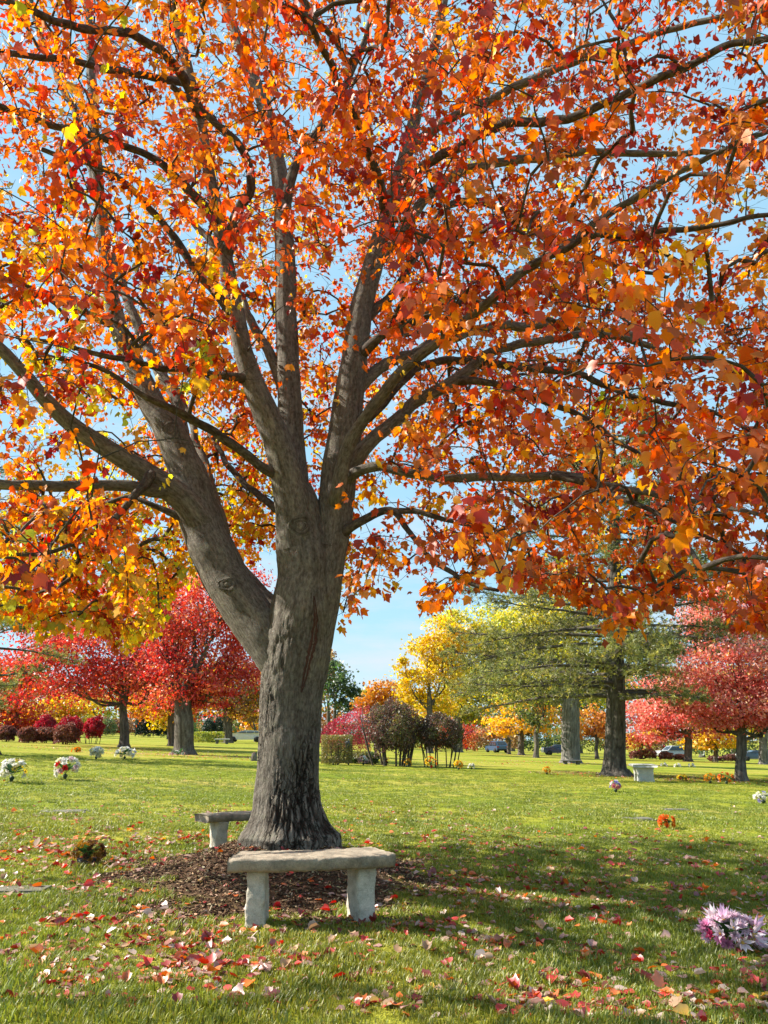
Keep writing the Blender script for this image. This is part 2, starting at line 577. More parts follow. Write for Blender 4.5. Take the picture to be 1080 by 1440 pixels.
m, ns, ln = new_mat('lawn')
out = node(ns, 'ShaderNodeOutputMaterial')
b = node(ns, 'ShaderNodeBsdfPrincipled')
b.inputs['Roughness'].default_value = 0.95
b.inputs['Specular IOR Level'].default_value = 0.1
tc = node(ns, 'ShaderNodeTexCoord')
def noise_at(scale, detail=4.0, rough=0.6, vec=None):
    n = node(ns, 'ShaderNodeTexNoise', Scale=scale, Detail=detail, Roughness=rough)
    ln.new(vec if vec is not None else tc.outputs['Object'], n.inputs['Vector'])
    return n
sm = node(ns, 'ShaderNodeMapping'); sm.inputs['Scale'].default_value = (0.35, 1.0, 1.0)
ln.new(tc.outputs['Object'], sm.inputs['Vector'])
nA = noise_at(0.32, 6.0, 0.62, sm.outputs['Vector'])
nB = noise_at(3.0, 6.0, 0.7)
nC = noise_at(38.0, 3.0, 0.7)
rA = ramp(ns, [(0.34, (0.150, 0.205, 0.015)), (0.48, (0.250, 0.275, 0.025)), (0.60, (0.36, 0.325, 0.060)), (0.72, (0.33, 0.25, 0.090))])
ln.new(nA.outputs['Fac'], rA.inputs['Fac'])
rB = ramp(ns, [(0.3, (0.62, 0.68, 0.6)), (0.7, (1.3, 1.22, 1.25))])
ln.new(nB.outputs['Fac'], rB.inputs['Fac'])
rC = ramp(ns, [(0.32, (0.55, 0.58, 0.5)), (0.68, (1.25, 1.22, 1.2))])
ln.new(nC.outputs['Fac'], rC.inputs['Fac'])
mA = node(ns, 'ShaderNodeMix', data_type='RGBA', blend_type='MULTIPLY'); mA.inputs[0].default_value = 1
ln.new(rA.outputs['Color'], mA.inputs[6]); ln.new(rB.outputs['Color'], mA.inputs[7])
mB = node(ns, 'ShaderNodeMix', data_type='RGBA', blend_type='MULTIPLY'); mB.inputs[0].default_value = 1
ln.new(mA.outputs[2], mB.inputs[6]); ln.new(rC.outputs['Color'], mB.inputs[7])
rM = ramp(ns, [(0.3, (0.035, 0.021, 0.013)), (0.55, (0.095, 0.058, 0.036)), (0.75, (0.19, 0.125, 0.075))])
nM = noise_at(26.0, 6.0, 0.75)
ln.new(nM.outputs['Fac'], rM.inputs['Fac'])
aM = node(ns, 'ShaderNodeAttribute', attribute_name='mulch')
mM = node(ns, 'ShaderNodeMix', data_type='RGBA')
ln.new(aM.outputs['Fac'], mM.inputs[0]); ln.new(mB.outputs[2], mM.inputs[6]); ln.new(rM.outputs['Color'], mM.inputs[7])
ln.new(mM.outputs[2], b.inputs['Base Color'])
bp = node(ns, 'ShaderNodeBump'); bp.inputs['Strength'].default_value = 0.8; bp.inputs['Distance'].default_value = 0.03
ln.new(nC.outputs['Fac'], bp.inputs['Height']); ln.new(bp.outputs['Normal'], b.inputs['Normal'])
ln.new(b.outputs[0], out.inputs['Surface'])
M_LAWN = m
lawn = obj('lawn', g_me, M_LAWN)
props(lawn, kind='structure')

# ------------------------------------------------------------------ the maple: limbs as seen, each with its own distance
BR = {}
def branch(key, pts, Y0, Y1, bend=1.0):
    """pts: (px, py, radius px); the distance runs from Y0 to Y1 along the branch"""
    q = np.array(pts, float)
    L = np.concatenate([[0], np.cumsum(np.hypot(np.diff(q[:, 0]), np.diff(q[:, 1])))])
    t = (L / L[-1]) ** bend
    out = []
    for (px, py, r), k in zip(q, t):
        Y = Y0 + (Y1 - Y0) * k
        p = P(px, py, Y)
        zc = proj(p)[2]
        thin = float(np.interp(py, [760, 950, 1130], [0.97, 0.93, 0.88])) if key == 'trunk' else (float(np.interp(py, [520, 700], [0.80, 0.88])) if key in ('H', 'HL') else float(np.interp(py, [520, 700], [0.82, 0.95])) if key in ('A', 'B', 'C') else 0.82)
        out.append([*p, r * thin * zc / F])
    BR[key] = np.array(out)

branch('trunk', [(402, 1232, 51), (403, 1200, 51), (404, 1170, 50), (404, 1120, 48), (406, 1060, 46.5), (409, 1000, 47), (413, 940, 50), (420, 880, 47), (425, 820, 41), (424, 760, 37), (419, 715, 32), (414, 685, 24)], 8.3, 8.3)
branch('A', [(420, 770, 30), (411, 705, 27), (399, 650, 24), (382, 600, 22), (362, 555, 20), (345, 505, 17), (332, 440, 15), (318, 370, 13), (305, 300, 11), (290, 220, 10), (275, 140, 9), (255, 60, 8), (230, -40, 6), (200, -160, 4)], 8.24, 7.3)
branch('B', [(420, 770, 27), (415, 690, 22), (410, 620, 21), (407, 560, 20), (404, 480, 19), (402, 400, 18), (399, 320, 16), (392, 240, 14), (372, 150, 12), (340, 70, 9), (310, -20, 7), (290, -140, 4)], 8.36, 9.2)
branch('C', [(440, 925, 24), (453, 850, 25), (463, 780, 25), (471, 715, 27), (480, 640, 27), (488, 580, 26), (497, 510, 23), (507, 440, 20), (525, 370, 17), (545, 300, 14), (570, 220, 12), (590, 140, 10), (612, 60, 8), (630, -30, 6), (650, -150, 4)], 8.28, 8.9)
branch('H', [(412, 955, 34), (385, 915, 36), (350, 865, 37), (318, 815, 36), (295, 765, 36), (280, 720, 34), (262, 660, 29), (240, 610, 26), (215, 570, 22), (190, 515, 18), (165, 455, 15), (150, 370, 12), (140, 280, 10), (132, 180, 9), (128, 80, 8), (120, -30, 6)], 8.26, 9.4)
branch('HL', [(290, 745, 24), (255, 700, 21), (205, 665, 18), (150, 630, 15.5), (100, 597, 14), (62, 560, 12.5), (25, 515, 11), (-40, 455, 9), (-150, 380, 6), (-300, 320, 4)], 8.45, 6.6)
branch('D', [(474, 695, 13), (490, 632, 12), (520, 580, 10.5), (555, 535, 10), (600, 492, 9), (650, 455, 8.5), (700, 412, 8), (760, 365, 7.5), (820, 325, 7), (900, 275, 6), (990, 225, 5), (1090, 180, 4), (1200, 140, 3)], 8.1, 5.4)
MIN = {}
branch('B1', [(400, 570, 11), (385, 505, 9), (355, 455, 7.5), (335, 410, 7), (300, 345, 6), (250, 290, 5)], 8.4, 9.4)
branch('D2', [(752, 371, 6.5), (820, 338, 5.5), (880, 325, 5), (960, 322, 5), (1090, 300, 4), (1200, 280, 3)], 6.62, 5.2)
branch('E', [(486, 672, 15), (515, 628, 13), (548, 600, 12), (590, 562, 11), (640, 535, 10), (690, 497, 8), (760, 480, 7), (850, 470, 6), (960, 500, 5), (1060, 520, 3)], 8.25, 8.9)
branch('E3', [(640, 533, 6.5), (700, 540, 5.5), (780, 570, 5), (860, 610, 4), (940, 670, 3)], 8.45, 7.6)
branch('E2', [(498, 560, 13), (530, 522, 10.5), (580, 497, 9), (650, 468, 9), (740, 458, 8), (870, 468, 6), (980, 480, 4)], 8.5, 10.2)
branch('E4', [(520, 585, 9), (590, 515, 7), (690, 510, 7), (800, 525, 6), (900, 560, 5), (1000, 580, 4), (1100, 620, 3)], 8.35, 9.6)
branch('F', [(478, 674, 12), (520, 657, 8.5), (600, 668, 8), (700, 672, 7.5), (790, 670, 7), (860, 683, 6), (930, 695, 5.5), (1020, 715, 4), (1120, 740, 3)], 8.2, 6.2)
branch('F2', [(780, 671, 6), (850, 690, 5), (920, 720, 4), (1000, 760, 3), (1060, 790, 2.2)], 7.15, 6.0)
branch('Gb', [(472, 760, 11), (500, 740, 7.5), (545, 718, 6.5), (575, 745, 5), (600, 780, 4.5), (640, 812, 4), (700, 832, 3)], 8.3, 7.5)
branch('G2', [(541, 720, 5), (600, 722, 4.5), (680, 750, 4), (760, 800, 3), (830, 830, 2.5)], 8.08, 7.2)
branch('I', [(244, 697, 12), (190, 686, 10), (120, 684, 9.5), (50, 680, 9), (-40, 676, 8), (-180, 650, 5)], 8.2, 6.9)
branch('J', [(398, 675, 11), (370, 655, 8), (335, 632, 8), (290, 600, 7.5), (250, 580, 7), (205, 560, 5), (140, 520, 4), (60, 500, 3)], 8.1, 6.8)
branch('K', [(412, 725, 10), (385, 712, 7), (355, 690, 6), (335, 670, 5.5), (312, 640, 4.5), (290, 600, 3)], 8.35, 9.4)
branch('L', [(405, 905, 22), (380, 855, 19), (355, 822, 15), (335, 797, 12), (318, 765, 10), (300, 690, 8), (270, 600, 6), (240, 520, 4)], 8.55, 10.2)
branch('M', [(352, 533, 9), (310, 528, 6), (255, 518, 5.5), (190, 512, 5), (110, 490, 4), (20, 470, 3)], 7.98, 6.4)
branch('N', [(262, 650, 13), (250, 570, 11), (225, 520, 10), (200, 470, 9), (185, 430, 8), (160, 370, 7), (120, 290, 5), (80, 200, 4)], 8.75, 10.6)
branch('O', [(277, 152, 9.5), (245, 90, 8), (200, 52, 7.5), (120, 40, 7), (40, 12, 6), (-60, -30, 4)], 7.5, 5.0)
branch('O2', [(268, 118, 7), (190, 105, 6), (100, 85, 5.5), (0, 75, 5), (-120, 40, 3)], 7.48, 5.5)
branch('O3', [(307, 315, 9), (250, 250, 7), (180, 205, 6), (100, 185, 6), (0, 150, 5), (-100, 110, 3)], 7.72, 5.8)
branch('O4', [(333, 445, 8), (290, 400, 7), (250, 345, 7), (215, 300, 6), (150, 240, 5), (60, 210, 4)], 7.85, 7.0)
branch('Q', [(313, 355, 10), (335, 300, 9), (352, 265, 8), (340, 215, 7), (300, 170, 6), (240, 120, 5)], 7.74, 6.9)
branch('R', [(397, 300, 9), (420, 220, 8), (450, 180, 7), (490, 110, 6), (520, 30, 5), (540, -60, 4)], 8.78, 8.2)
branch('S', [(545, 305, 9), (525, 230, 7), (490, 150, 6.5), (450, 60, 6), (400, -80, 5)], 8.65, 5.2)
branch('T', [(523, 378, 11), (560, 330, 9), (600, 280, 8.5), (650, 245, 8), (720, 225, 7.5), (830, 216, 6.5), (950, 218, 5), (1090, 212, 4)], 8.6, 7.6)
branch('T2', [(573, 215, 9), (640, 165, 7.5), (755, 110, 7), (860, 70, 6.5), (910, 50, 6), (1015, 22, 5), (1100, 5, 4)], 8.75, 6.6)
branch('T3', [(558, 262, 9), (625, 215, 8), (700, 178, 8), (800, 165, 7.5), (865, 142, 7), (935, 107, 7), (1015, 70, 6), (1080, 55, 5), (1180, 30, 3)], 8.7, 5.8)
branch('T4', [(505, 455, 10), (560, 400, 7), (620, 300, 6), (670, 285, 6), (740, 310, 5), (830, 360, 4), (940, 390, 3)], 8.5, 10.4)
branch('U', [(140, 285, 7), (105, 160, 6), (60, 60, 5), (30, -60, 4)], 9.1, 10.5)
branch('V', [(500, 500, 9), (540, 470, 7.5), (600, 440, 7), (655, 425, 6), (720, 430, 5), (800, 460, 4)], 8.4, 7.4)
branch('W', [(165, 460, 8), (100, 430, 6), (20, 395, 5), (-80, 330, 4)], 8.9, 8.6)
branch('X', [(-60, 448, 7), (-160, 300, 6), (-260, 150, 5), (-330, 0, 4)], 7.4, 7.2)
branch('Z1', [(210, 668, 8), (150, 740, 5), (80, 770, 4), (0, 780, 3), (-80, 790, 2.5)], 7.9, 6.6)
branch('Z2', [(255, 745, 9), (225, 715, 5), (180, 700, 4), (130, 720, 3.5), (60, 760, 3)], 8.35, 8.8)

base = gpt(*TREE)
# every bough starts from the heart of the limb that bears it
bearers = {}
for key in BR:
    if key not in ('trunk', 'A', 'B', 'C', 'H', 'HL'):
        p0 = BR[key][0]
        best = None
        for k2, c in bearers.items():
            d_ = np.linalg.norm(c[:, :3] - p0[:3], axis=1) - c[:, 3]
            i_ = int(np.argmin(d_))
            if c[i_, 3] > p0[3] * 0.75 and (best is None or d_[i_] < best[0]): best = (d_[i_], c[i_])
        if best is not None and best[0] < 0.9:
            q_ = best[1].copy(); q_[3] = min(p0[3] * 1.05, q_[3] * 0.92)
            rest_ = BR[key][1:]
            gap_ = np.linalg.norm(p0[:3] - q_[:3])
            BR[key] = np.vstack([q_[None], BR[key][1:] if gap_ < best[1][3] * 1.3 else BR[key]])
    bearers[key] = spline(BR[key], 0.04)
maple = empty('maple_tree', base, 'large grey-trunked maple with orange and red leaves standing over the two stone benches', 'tree')
def local(v): return np.asarray(v) - base

# trunk and stems: dense surfaces with real furrows
def furrowed(key, n, step, deep, flare=False):
    c = BR[key]
    s = spline(c, step)
    pts, rad = s[:, :3], np.maximum(s[:, 3], 0.004)
    wob = np.stack([fbm(pts * 2.3, 40 + i, 2) - 0.5 for i in range(3)], -1) * rad[:, None] * 0.22
    pts = pts + wob
    v, f, bark = tube(pts, rad, n)
    m_ = len(pts)
    t, a, bb = frames(pts)
    th = np.tile(np.arange(n) * 2 * math.pi / n, m_)
    rr = np.repeat(rad, n); row = np.repeat(np.arange(m_), n)
    radial = a[row] * np.cos(th)[:, None] + bb[row] * np.sin(th)[:, None]
    L = bark[:m_ * n, 2]
    z = v[:m_ * n, 2]
    loc3 = np.stack([np.cos(th) * rr, np.sin(th) * rr, L * 0.13], -1)
    warp = np.stack([fbm(loc3 * 9, 71, 2), fbm(loc3 * 9, 72, 2), 0 * L], -1) * 0.05
    q = (loc3 + warp)
    n1 = fbm(q * 24, 3, 3)
    ridge = np.abs(n1 - 0.5) * 2
    crack = np.clip(1 - ridge / 0.16, 0, 1)
    low = np.clip(1.25 - (z - base[2]) / 2.1, 0.14, 1.0) if flare else np.full_like(z, 0.12)
    gate = np.clip((fbm(np.stack([np.cos(th) * rr, np.sin(th) * rr, L * 0.5], -1) * 4.0, 8, 2) - 0.36) * 5, 0, 1)
    crack = crack * gate
    d = -crack * deep * low + (fbm(loc3 * 60, 6, 2) - 0.5) * 0.012 * low + (fbm(np.stack([loc3[:, 0], loc3[:, 1], L], -1) * 5, 12, 3) - 0.5) * rr * 0.16
    if flare:
        h = z - base[2]
        lob = 0.55 + 0.45 * np.sin(5 * th + 0.7) * np.sin(2 * th + 1.9)
        d += rr * (0.50 * np.exp(-np.clip(h - 0.04, 0, 9) / 0.16) * (0.45 + lob) + 0.10 * np.exp(-np.clip(h, 0, 9) / 0.7) * (0.5 + 0.5 * np.sin(4 * th)))
    v[:m_ * n] += radial * d[:, None]
    ck = np.zeros(len(v)); ck[:m_ * n] = np.clip(crack * (0.25 + low), 0, 1) * np.clip(low * 1.6, 0.25, 1.0)
    return mesh('trunk' if key == 'trunk' else 'limb', local(v), f, True, {'bark': bark, 'crack': ck, 'lowbark': np.concatenate([np.clip(low * 1.25 - 0.22, 0, 1) * np.clip(0.35 + gate, 0, 1), [0]]) if flare else np.zeros(len(v))}), pts, rad

skel_p, skel_r = [], []
me, p_, r_ = furrowed('trunk', 230, 0.012, 0.034, True)
obj('trunk', me, M_BARK, maple)
for key, n in (('A', 48), ('B', 48), ('C', 56), ('H', 60), ('HL', 44)):
    me, p_, r_ = furrowed(key, n, 0.045, 0.012)
    obj('limb', me, M_BARK, maple)
    skel_p.append(p_[::3]); skel_r.append(r_[::3])
for key in BR:
    if key in ('trunk', 'A', 'B', 'C', 'H', 'HL'): continue
    s = spline(BR[key], 0.05)
    p_, r_ = s[:, :3].copy(), np.maximum(s[:, 3], 0.004)
    w = np.stack([fbm(p_ * 3.1, 50 + i, 2) - 0.5 for i in range(3)], -1)
    k = np.clip(np.linspace(0, 6, len(p_)), 0, 1)[:, None]
    p_ += w * 0.09 * k
    r_ = r_ * (1 + 0.22 * np.exp(-np.arange(len(p_)) * 0.05 / 0.22)) * (1 + 0.16 * (fbm(p_ * 9, 61, 2) - 0.5))
    mb = MB(); mb.tube(local(p_), r_, 14)
    obj('branch', mb.mesh('branch'), M_BARK if r_[0] > 0.095 else M_BARK_DARK, maple)
    skel_p.append(p_[::3]); skel_r.append(r_[::3])
skel_p = np.concatenate(skel_p); skel_r = np.concatenate(skel_r)
ok = skel_p[:, 2] > 2.6
skel_p, skel_r = skel_p[ok], skel_r[ok]

# wound along the bark and the healed branch collar
wound = [(441, 838, 8.06), (443, 870, 8.0), (440, 900, 7.97), (434, 930, 7.95), (429, 955, 7.95), (424, 975, 7.95)]
mb = MB()
wp = np.array([P(x, y, Y) for x, y, Y in wound])
wp = spline(wp, 0.02)
wr = 0.024 * np.sin(np.linspace(0.15, 2.95, len(wp))) * (0.7 + 0.6 * fbm(wp * 14, 4, 2)) + 0.004
# fit it to the trunk: push each point towards the axis until it lies on the bark
tr_s = spline(BR['trunk'], 0.01)
from mathutils.bvhtree import BVHTree
trunk_o = [o for o in maple.children if o.name == 'trunk'][0]
limb_os = [o for o in maple.children if o.name.startswith('limb')]
def bvh_of(o):
    return BVHTree.FromPolygons([tuple(v.co) for v in o.data.vertices], [tuple(p.vertices) for p in o.data.polygons])
bvh_tr = bvh_of(trunk_o)
bvhs = [bvh_tr] + [bvh_of(o) for o in limb_os[:4]]
def on_bark(px, py, off=0.0):
    """nearest point of the trunk's bark on a sight line, pushed out by off (tree's own coordinates), with its normal"""
    d = Vector(ray(px, py)).normalized()
    best = None
    for t in bvhs:
        h = t.ray_cast(Vector(local([0, 0, CAMH])), d)
        if h[0] is not None and (best is None or h[3] < best[3]): best = h
    if best is None: return None, None
    n = best[1] if best[1].dot(d) < 0 else -best[1]
    return np.array(best[0] + n * off), np.array(n)
rows = []
for (x0, y0), (x1, y1) in zip([(441, 838), (444, 868), (441, 900), (433, 932), (428, 955)], [(444, 868), (441, 900), (433, 932), (428, 955), (423, 976)]):
    for k in range(8):
        rows.append((x0 + (x1 - x0) * k / 8, y0 + (y1 - y0) * k / 8))
V, Fc = [], []
for k, (x, y) in enumerate(rows):
    w = 3.4 * math.sin(0.2 + 2.8 * k / len(rows)) * (0.75 + 0.5 * random.random())
    for j, (dx, off) in enumerate(((-1.5, -0.006), (-1.0, 0.013), (-0.45, 0.002), (0.2, -0.001), (0.7, 0.003), (1.1, 0.014), (1.6, -0.006))):
        p, nrm = on_bark(x + dx * w, y, off)
        V.append(p if p is not None else V[-1])
for k in range(len(rows) - 1):
    for j in range(6):
        a0 = k * 7 + j
        Fc.append([a0, a0 + 1, a0 + 8, a0 + 7])
M_WOUND = mat_plain('wound_bark', (0.075, 0.035, 0.026), 0.95, 0.45, 40, 0.8)
obj('bark_wound', mesh('bark_wound', V, np.array(Fc)), M_WOUND, maple)
# collar: oval ridges round an old branch stub
def collar(name, cx, cy, rx, ry, mat):
    V, Fc = [], []
    prof = [(0.0, 0.006), (0.3, 0.010), (0.45, -0.002), (0.62, 0.013), (0.8, 0.004), (0.95, 0.014), (1.15, -0.008)]
    n = 22
    for r, off in prof:
        for k in range(n):
            a = 2 * math.pi * k / n
            jit = 1 + 0.10 * math.sin(3 * a + r * 5)
            p, nr = on_bark(cx + rx * r * jit * math.cos(a), cy + ry * r * jit * math.sin(a), off)
            V.append(p if p is not None else V[-1])
    for i in range(len(prof) - 1):
        for k in range(n):
            Fc.append([i * n + k, i * n + (k + 1) % n, (i + 1) * n + (k + 1) % n, (i + 1) * n + k])
    rk = np.repeat([0, 0, 0.75, 0, 0.7, 0, 0.2], n)
    return obj(name, mesh(name, V, np.array(Fc), True, {'bark': np.array(V)[:, [0, 1, 2]], 'crack': rk * 0.8}), mat, maple)
collar('branch_collar', 423, 739, 17, 14, M_BARK)
collar('branch_collar', 240, 605, 12, 12, M_BARK)
collar('branch_collar', 320, 822, 14, 9, M_BARK)

# crown tips
def bottom(px):
    return np.interp(px, [-400, 0, 60, 110, 170, 215, 240, 300, 340, 390, 450, 480, 505, 520, 560, 610, 650, 700, 780, 840, 865, 890, 960, 1020, 1080, 1500],
                    [860, 880, 900, 890, 930, 905, 850, 820, 800, 790, 800, 890, 895, 850, 850, 875, 845, 830, 845, 880, 935, 880, 845, 870, 895, 860])

SUN_GAPS = [np.array([-1.34, 8.25, h]) for h in (0.5, 0.8, 1.1, 1.4, 1.7, 2.0, 2.3)] + [np.array([x_, y_, 0.0]) for x_, y_ in ((-2.6, 6.6), (-2.9, 5.2), (-1.1, 5.0), (0.2, 6.6), (1.0, 4.9), (-2.0, 7.2), (-0.2, 5.9))] + [np.array([-0.75, 6.4, 0.47]), np.array([-0.25, 6.35, 0.47]), np.array([-1.05, 6.3, 0.3]), np.array([-1.5, 6.2, 0.1]), np.array([-2.2, 5.6, 0.0]), np.array([-1.75, 8.3, 2.9]), np.array([0.6, 5.4, 0.0]), np.array([-0.4, 5.3, 0.0])]
def crown_points(n, seed):
    g = np.random.default_rng(seed)
    out = []
    tot = 0
    while tot < n:
        q = unit(g.normal(size=(6000, 3))) * g.random((6000, 1)) ** (1 / 2.6)
        p = np.array([-0.7, 7.8, 5.9]) + q * np.array([7.6, 6.6, 6.4])
        px, py, zc = proj(p)
        dist = np.linalg.norm(p - np.array([0, 0, CAMH]), axis=1)
        keep = (p[:, 2] > 2.15 + 0.05 * np.abs(p[:, 0])) & (dist > 3.6)
        inf = (zc > 0.5) & (px > -80) & (px < 1160) & (py > -80) & (py < 1200)
        keep &= ~inf | (py < bottom(px) - 18)
        r = g.random(6000)
        # clearer room about the trunk, as in the tree
        front = p[:, 1] < 8.6
        core = front & (px > 200) & (px < 540) & (py > 560) & (py < 1000)
        keep &= ~core | (r < 0.02)
        core2 = front & (px > 330) & (px < 540) & (py > 300) & (py <= 560)
        keep &= ~core2 | (r < 0.22)
        core3 = front & (px > -40) & (px < 260) & (py > 560) & (py < 700)
        keep &= ~core3 | (r < 0.25)
        gap = ((px - 540) / 42) ** 2 + ((py - 745) / 85) ** 2 < 1
        gap |= ((px - 535) / 55) ** 2 + ((py - 850) / 48) ** 2 < 1
        keep &= ~gap | (r < 0.10)
        gap2 = (px > 880) & (py > 190) & (py < 420)
        keep &= ~gap2 | (r < 0.60)
        clump = fbm(p * 0.9, 77, 2)
        keep &= (clump > 0.43) | (r < 0.22)
        lowright = inf & (px > 540) & (py > 640)
        keep &= ~lowright | (r < 0.55)
        left_out = (~inf) & (p[:, 0] < -2.5)
        keep &= inf | (g.random(6000) < np.where(left_out, np.where(p[:, 2] > 4.6, 0.75, 0.25), 0.7))
        # openings through which the sun reaches the lower trunk and the bench
        for q0 in SUN_GAPS:
            w = p - q0
            al = w @ sun_dir
            off = np.linalg.norm(w - al[:, None] * sun_dir, axis=1)
            keep &= (off > 0.42) | (g.random(6000) < 0.06)
        p = p[keep]
        out.append(p); tot += len(p)
    return np.concatenate(out)[:n]

tips = crown_points(6300, 5)
# the low skirt of boughs, thick with leaves
def skirt(n, seed):
    g = np.random.default_rng(seed)
    out, tot = [], 0
    while tot < n:
        px = g.random(4000) * 1240 - 80; Y = 5.6 + g.random(4000) * 5.4
        bt = bottom(px)
        py = bt - 20 - 200 * g.random(4000) ** 1.3
        wt = np.where(px < 370, 1.0, np.where(px < 600, 0.10, 0.16))
        wt = np.where((px > 370) & (px < 480), 0.0, wt)
        wt = np.where((px > 180) & (px < 480) & (Y < 8.7), 0.0, wt)
        k = g.random(4000) < wt
        p = np.array([P(a_, b_, c_) for a_, b_, c_ in zip(px[k], py[k], Y[k])])
        p = p[(p[:, 2] > 1.9) & (np.hypot(p[:, 0] - TREE[0], p[:, 1] - TREE[1]) < 7.0)]
        gap = np.zeros(len(p), bool)
        for q0 in SUN_GAPS:
            w = p - q0
            gap |= np.linalg.norm(w - (w @ sun_dir)[:, None] * sun_dir, axis=1) < 0.42
        p = p[~gap]
        out.append(p); tot += len(p)
    return np.concatenate(out)[:n]
tips = np.concatenate([tips, skirt(800, 6)])
# join every tip to the nearest wood already there
near = np.min(np.linalg.norm(tips[:, None, :] - skel_p[None, ::4, :], axis=2), axis=1)
tips = tips[np.argsort(near)]
near = np.sort(near)
tips = tips[near < 3.4]
N0 = len(skel_p)
cap_n = N0 + len(tips) * 18
nodes = np.zeros((cap_n, 3)); nodes[:N0] = skel_p
par = np.full(cap_n, -1)
nn = N0
paths = []
for tip in tips:
    d = np.linalg.norm(nodes[:nn] - tip, axis=1)
    d[:N0] *= 1.06
    below = np.clip(nodes[:nn, 2] - tip[2], 0, 1.5)
    k = int(np.argmin(d + 0.25 * below))
    a = nodes[k]
    L = np.linalg.norm(tip - a)
    m_ = min(16, max(2, int(math.ceil(L / 0.16))))
    t = np.linspace(0, 1, m_ + 1)[1:]
    pth = a + (tip - a) * t[:, None]
    pth[:, 2] += 0.12 * L * np.sin(t * math.pi) * (0.6 + random.random())
    pth += rng.normal(size=(m_, 3)) * 0.020 * np.sin(t * math.pi)[:, None] * min(1.5, L)
    pth[-1] = tip
    idx = np.arange(nn, nn + m_)
    nodes[idx] = pth
    par[idx] = np.concatenate([[k], idx[:-1]])
    nn += m_
    paths.append((k, idx))
load = np.zeros(nn)
for k, idx in paths: load[idx[-1]] += 1
for i in range(nn - 1, N0 - 1, -1):
    if par[i] >= N0: load[par[i]] += load[i]
rad = 0.0031 * np.maximum(load, 1) ** 0.48
mb = MB()
for k, idx in paths:
    q = np.concatenate([[nodes[k]], nodes[idx]])
    rr = np.concatenate([[rad[idx[0]] * 1.25], rad[idx]])
    rr[-1] *= 0.6
    mb.tube(local(q), rr, 5 if rr[0] > 0.010 else 3, cap=False)
# fine side twigs
for k, idx in paths:
    for j in range(2):
        s_ = nodes[idx[max(0, len(idx) - 1 - random.randrange(min(3, len(idx))))]]
        e_ = s_ + rng.normal(size=3) * np.array([0.16, 0.16, 0.10])
        mid = (s_ + e_) / 2 + rng.normal(size=3) * 0.02
        mb.tube(local(np.array([s_, mid, e_])), [0.0026, 0.002, 0.0012], 3, cap=False)
tw = mb.obj('twigs', M_BARK_DARK, maple)
props(tw, kind='stuff')

# leaf shape: five lobes, folded along the midrib
half = np.array([(.22, .02), (.38, .17), (.32, .30), (.46, .57), (.25, .60), (.15, .80)])
midv = np.array([(0, 0), (0, .32), (0, 1.0)])
LV = np.concatenate([midv, half, half * np.array([-1, 1])])          # 0-2 mid, 3-8 right, 9-14 left
LQ = np.array([[0, 3, 4, 5], [1, 5, 6, 7], [1, 7, 8, 2], [9, 0, 11, 10], [11, 1, 13, 12], [13, 1, 2, 14]])
LT = np.array([[0, 5, 1], [11, 0, 1]])
SV = np.array([(0, 0), (.44, .42), (.2, .66), (0, 1.0), (-.2, .66), (-.44, .42)])      # plainer outline
SQ = np.array([[0, 1, 2, 3], [0, 3, 4, 5]])

half2 = np.array([(.26, .04), (.38, .20), (.38, .34), (.41, .56), (.28, .66), (.14, .84)])
LV2 = np.concatenate([midv, half2, half2 * np.array([-1, 1])])
def leaf_batch(pos, tipdir, nrm, size, fold, curl, plain=False, soft=False):
    """verts (N*V,3) and faces of N leaves"""
    y = unit(tipdir)
    z = unit(nrm - y * np.sum(nrm * y, -1, keepdims=True))
    x = np.cross(y, z)
    T = SV if plain else LV2 if soft else LV
    asym = 1 + rng.normal(size=(len(pos), 1)) * 0.09
    lx = T[None, :, 0] * asym; ly = np.repeat(T[None, :, 1], len(pos), 0)
    lz = fold[:, None] * np.abs(lx) - curl[:, None] * ly ** 2 - curl[:, None] * 1.2 * (np.abs(lx) * 1.8) ** 2
    lz = lz + rng.normal(size=lz.shape) * 0.02
    v = pos[:, None] + size[:, None, None] * (lx[..., None] * x[:, None] + ly[..., None] * y[:, None] + lz[..., None] * z[:, None])
    nv = len(T)
    off = (np.arange(len(pos)) * nv)[:, None, None]
    if plain: return v.reshape(-1, 3), [(SQ[None] + off).reshape(-1, 4)], nv
    return v.reshape(-1, 3), [(LQ[None] + off).reshape(-1, 4), (LT[None] + off).reshape(-1, 3)], nv

PAL = {'red': (0.44, 0.036, 0.014), 'deep': (0.28, 0.018, 0.014), 'scarlet': (0.60, 0.080, 0.012), 'orange': (0.74, 0.175, 0.012),
       'amber': (0.78, 0.27, 0.022), 'gold': (0.80, 0.44, 0.035), 'yellow': (0.78, 0.55, 0.05), 'lime': (0.45, 0.46, 0.05), 'rust': (0.42, 0.10, 0.022), 'pink': (0.50, 0.09, 0.05)}
def mix_palette(w, names, g):
    """w (N,k) weights -> colours"""
    w = w / w.sum(1, keepdims=True)
    c = np.cumsum(w, 1)
    u = g.random((len(w), 1))
    i = np.minimum((u > c).sum(1), len(names) - 1)
    col = np.array([PAL[n] for n in names])[i]
    v = g.normal(size=(len(w), 1)) * 0.16
    hue = g.normal(size=(len(w), 3)) * 0.09
    return np.clip(col * np.exp(v + hue), 0.004, 0.9)

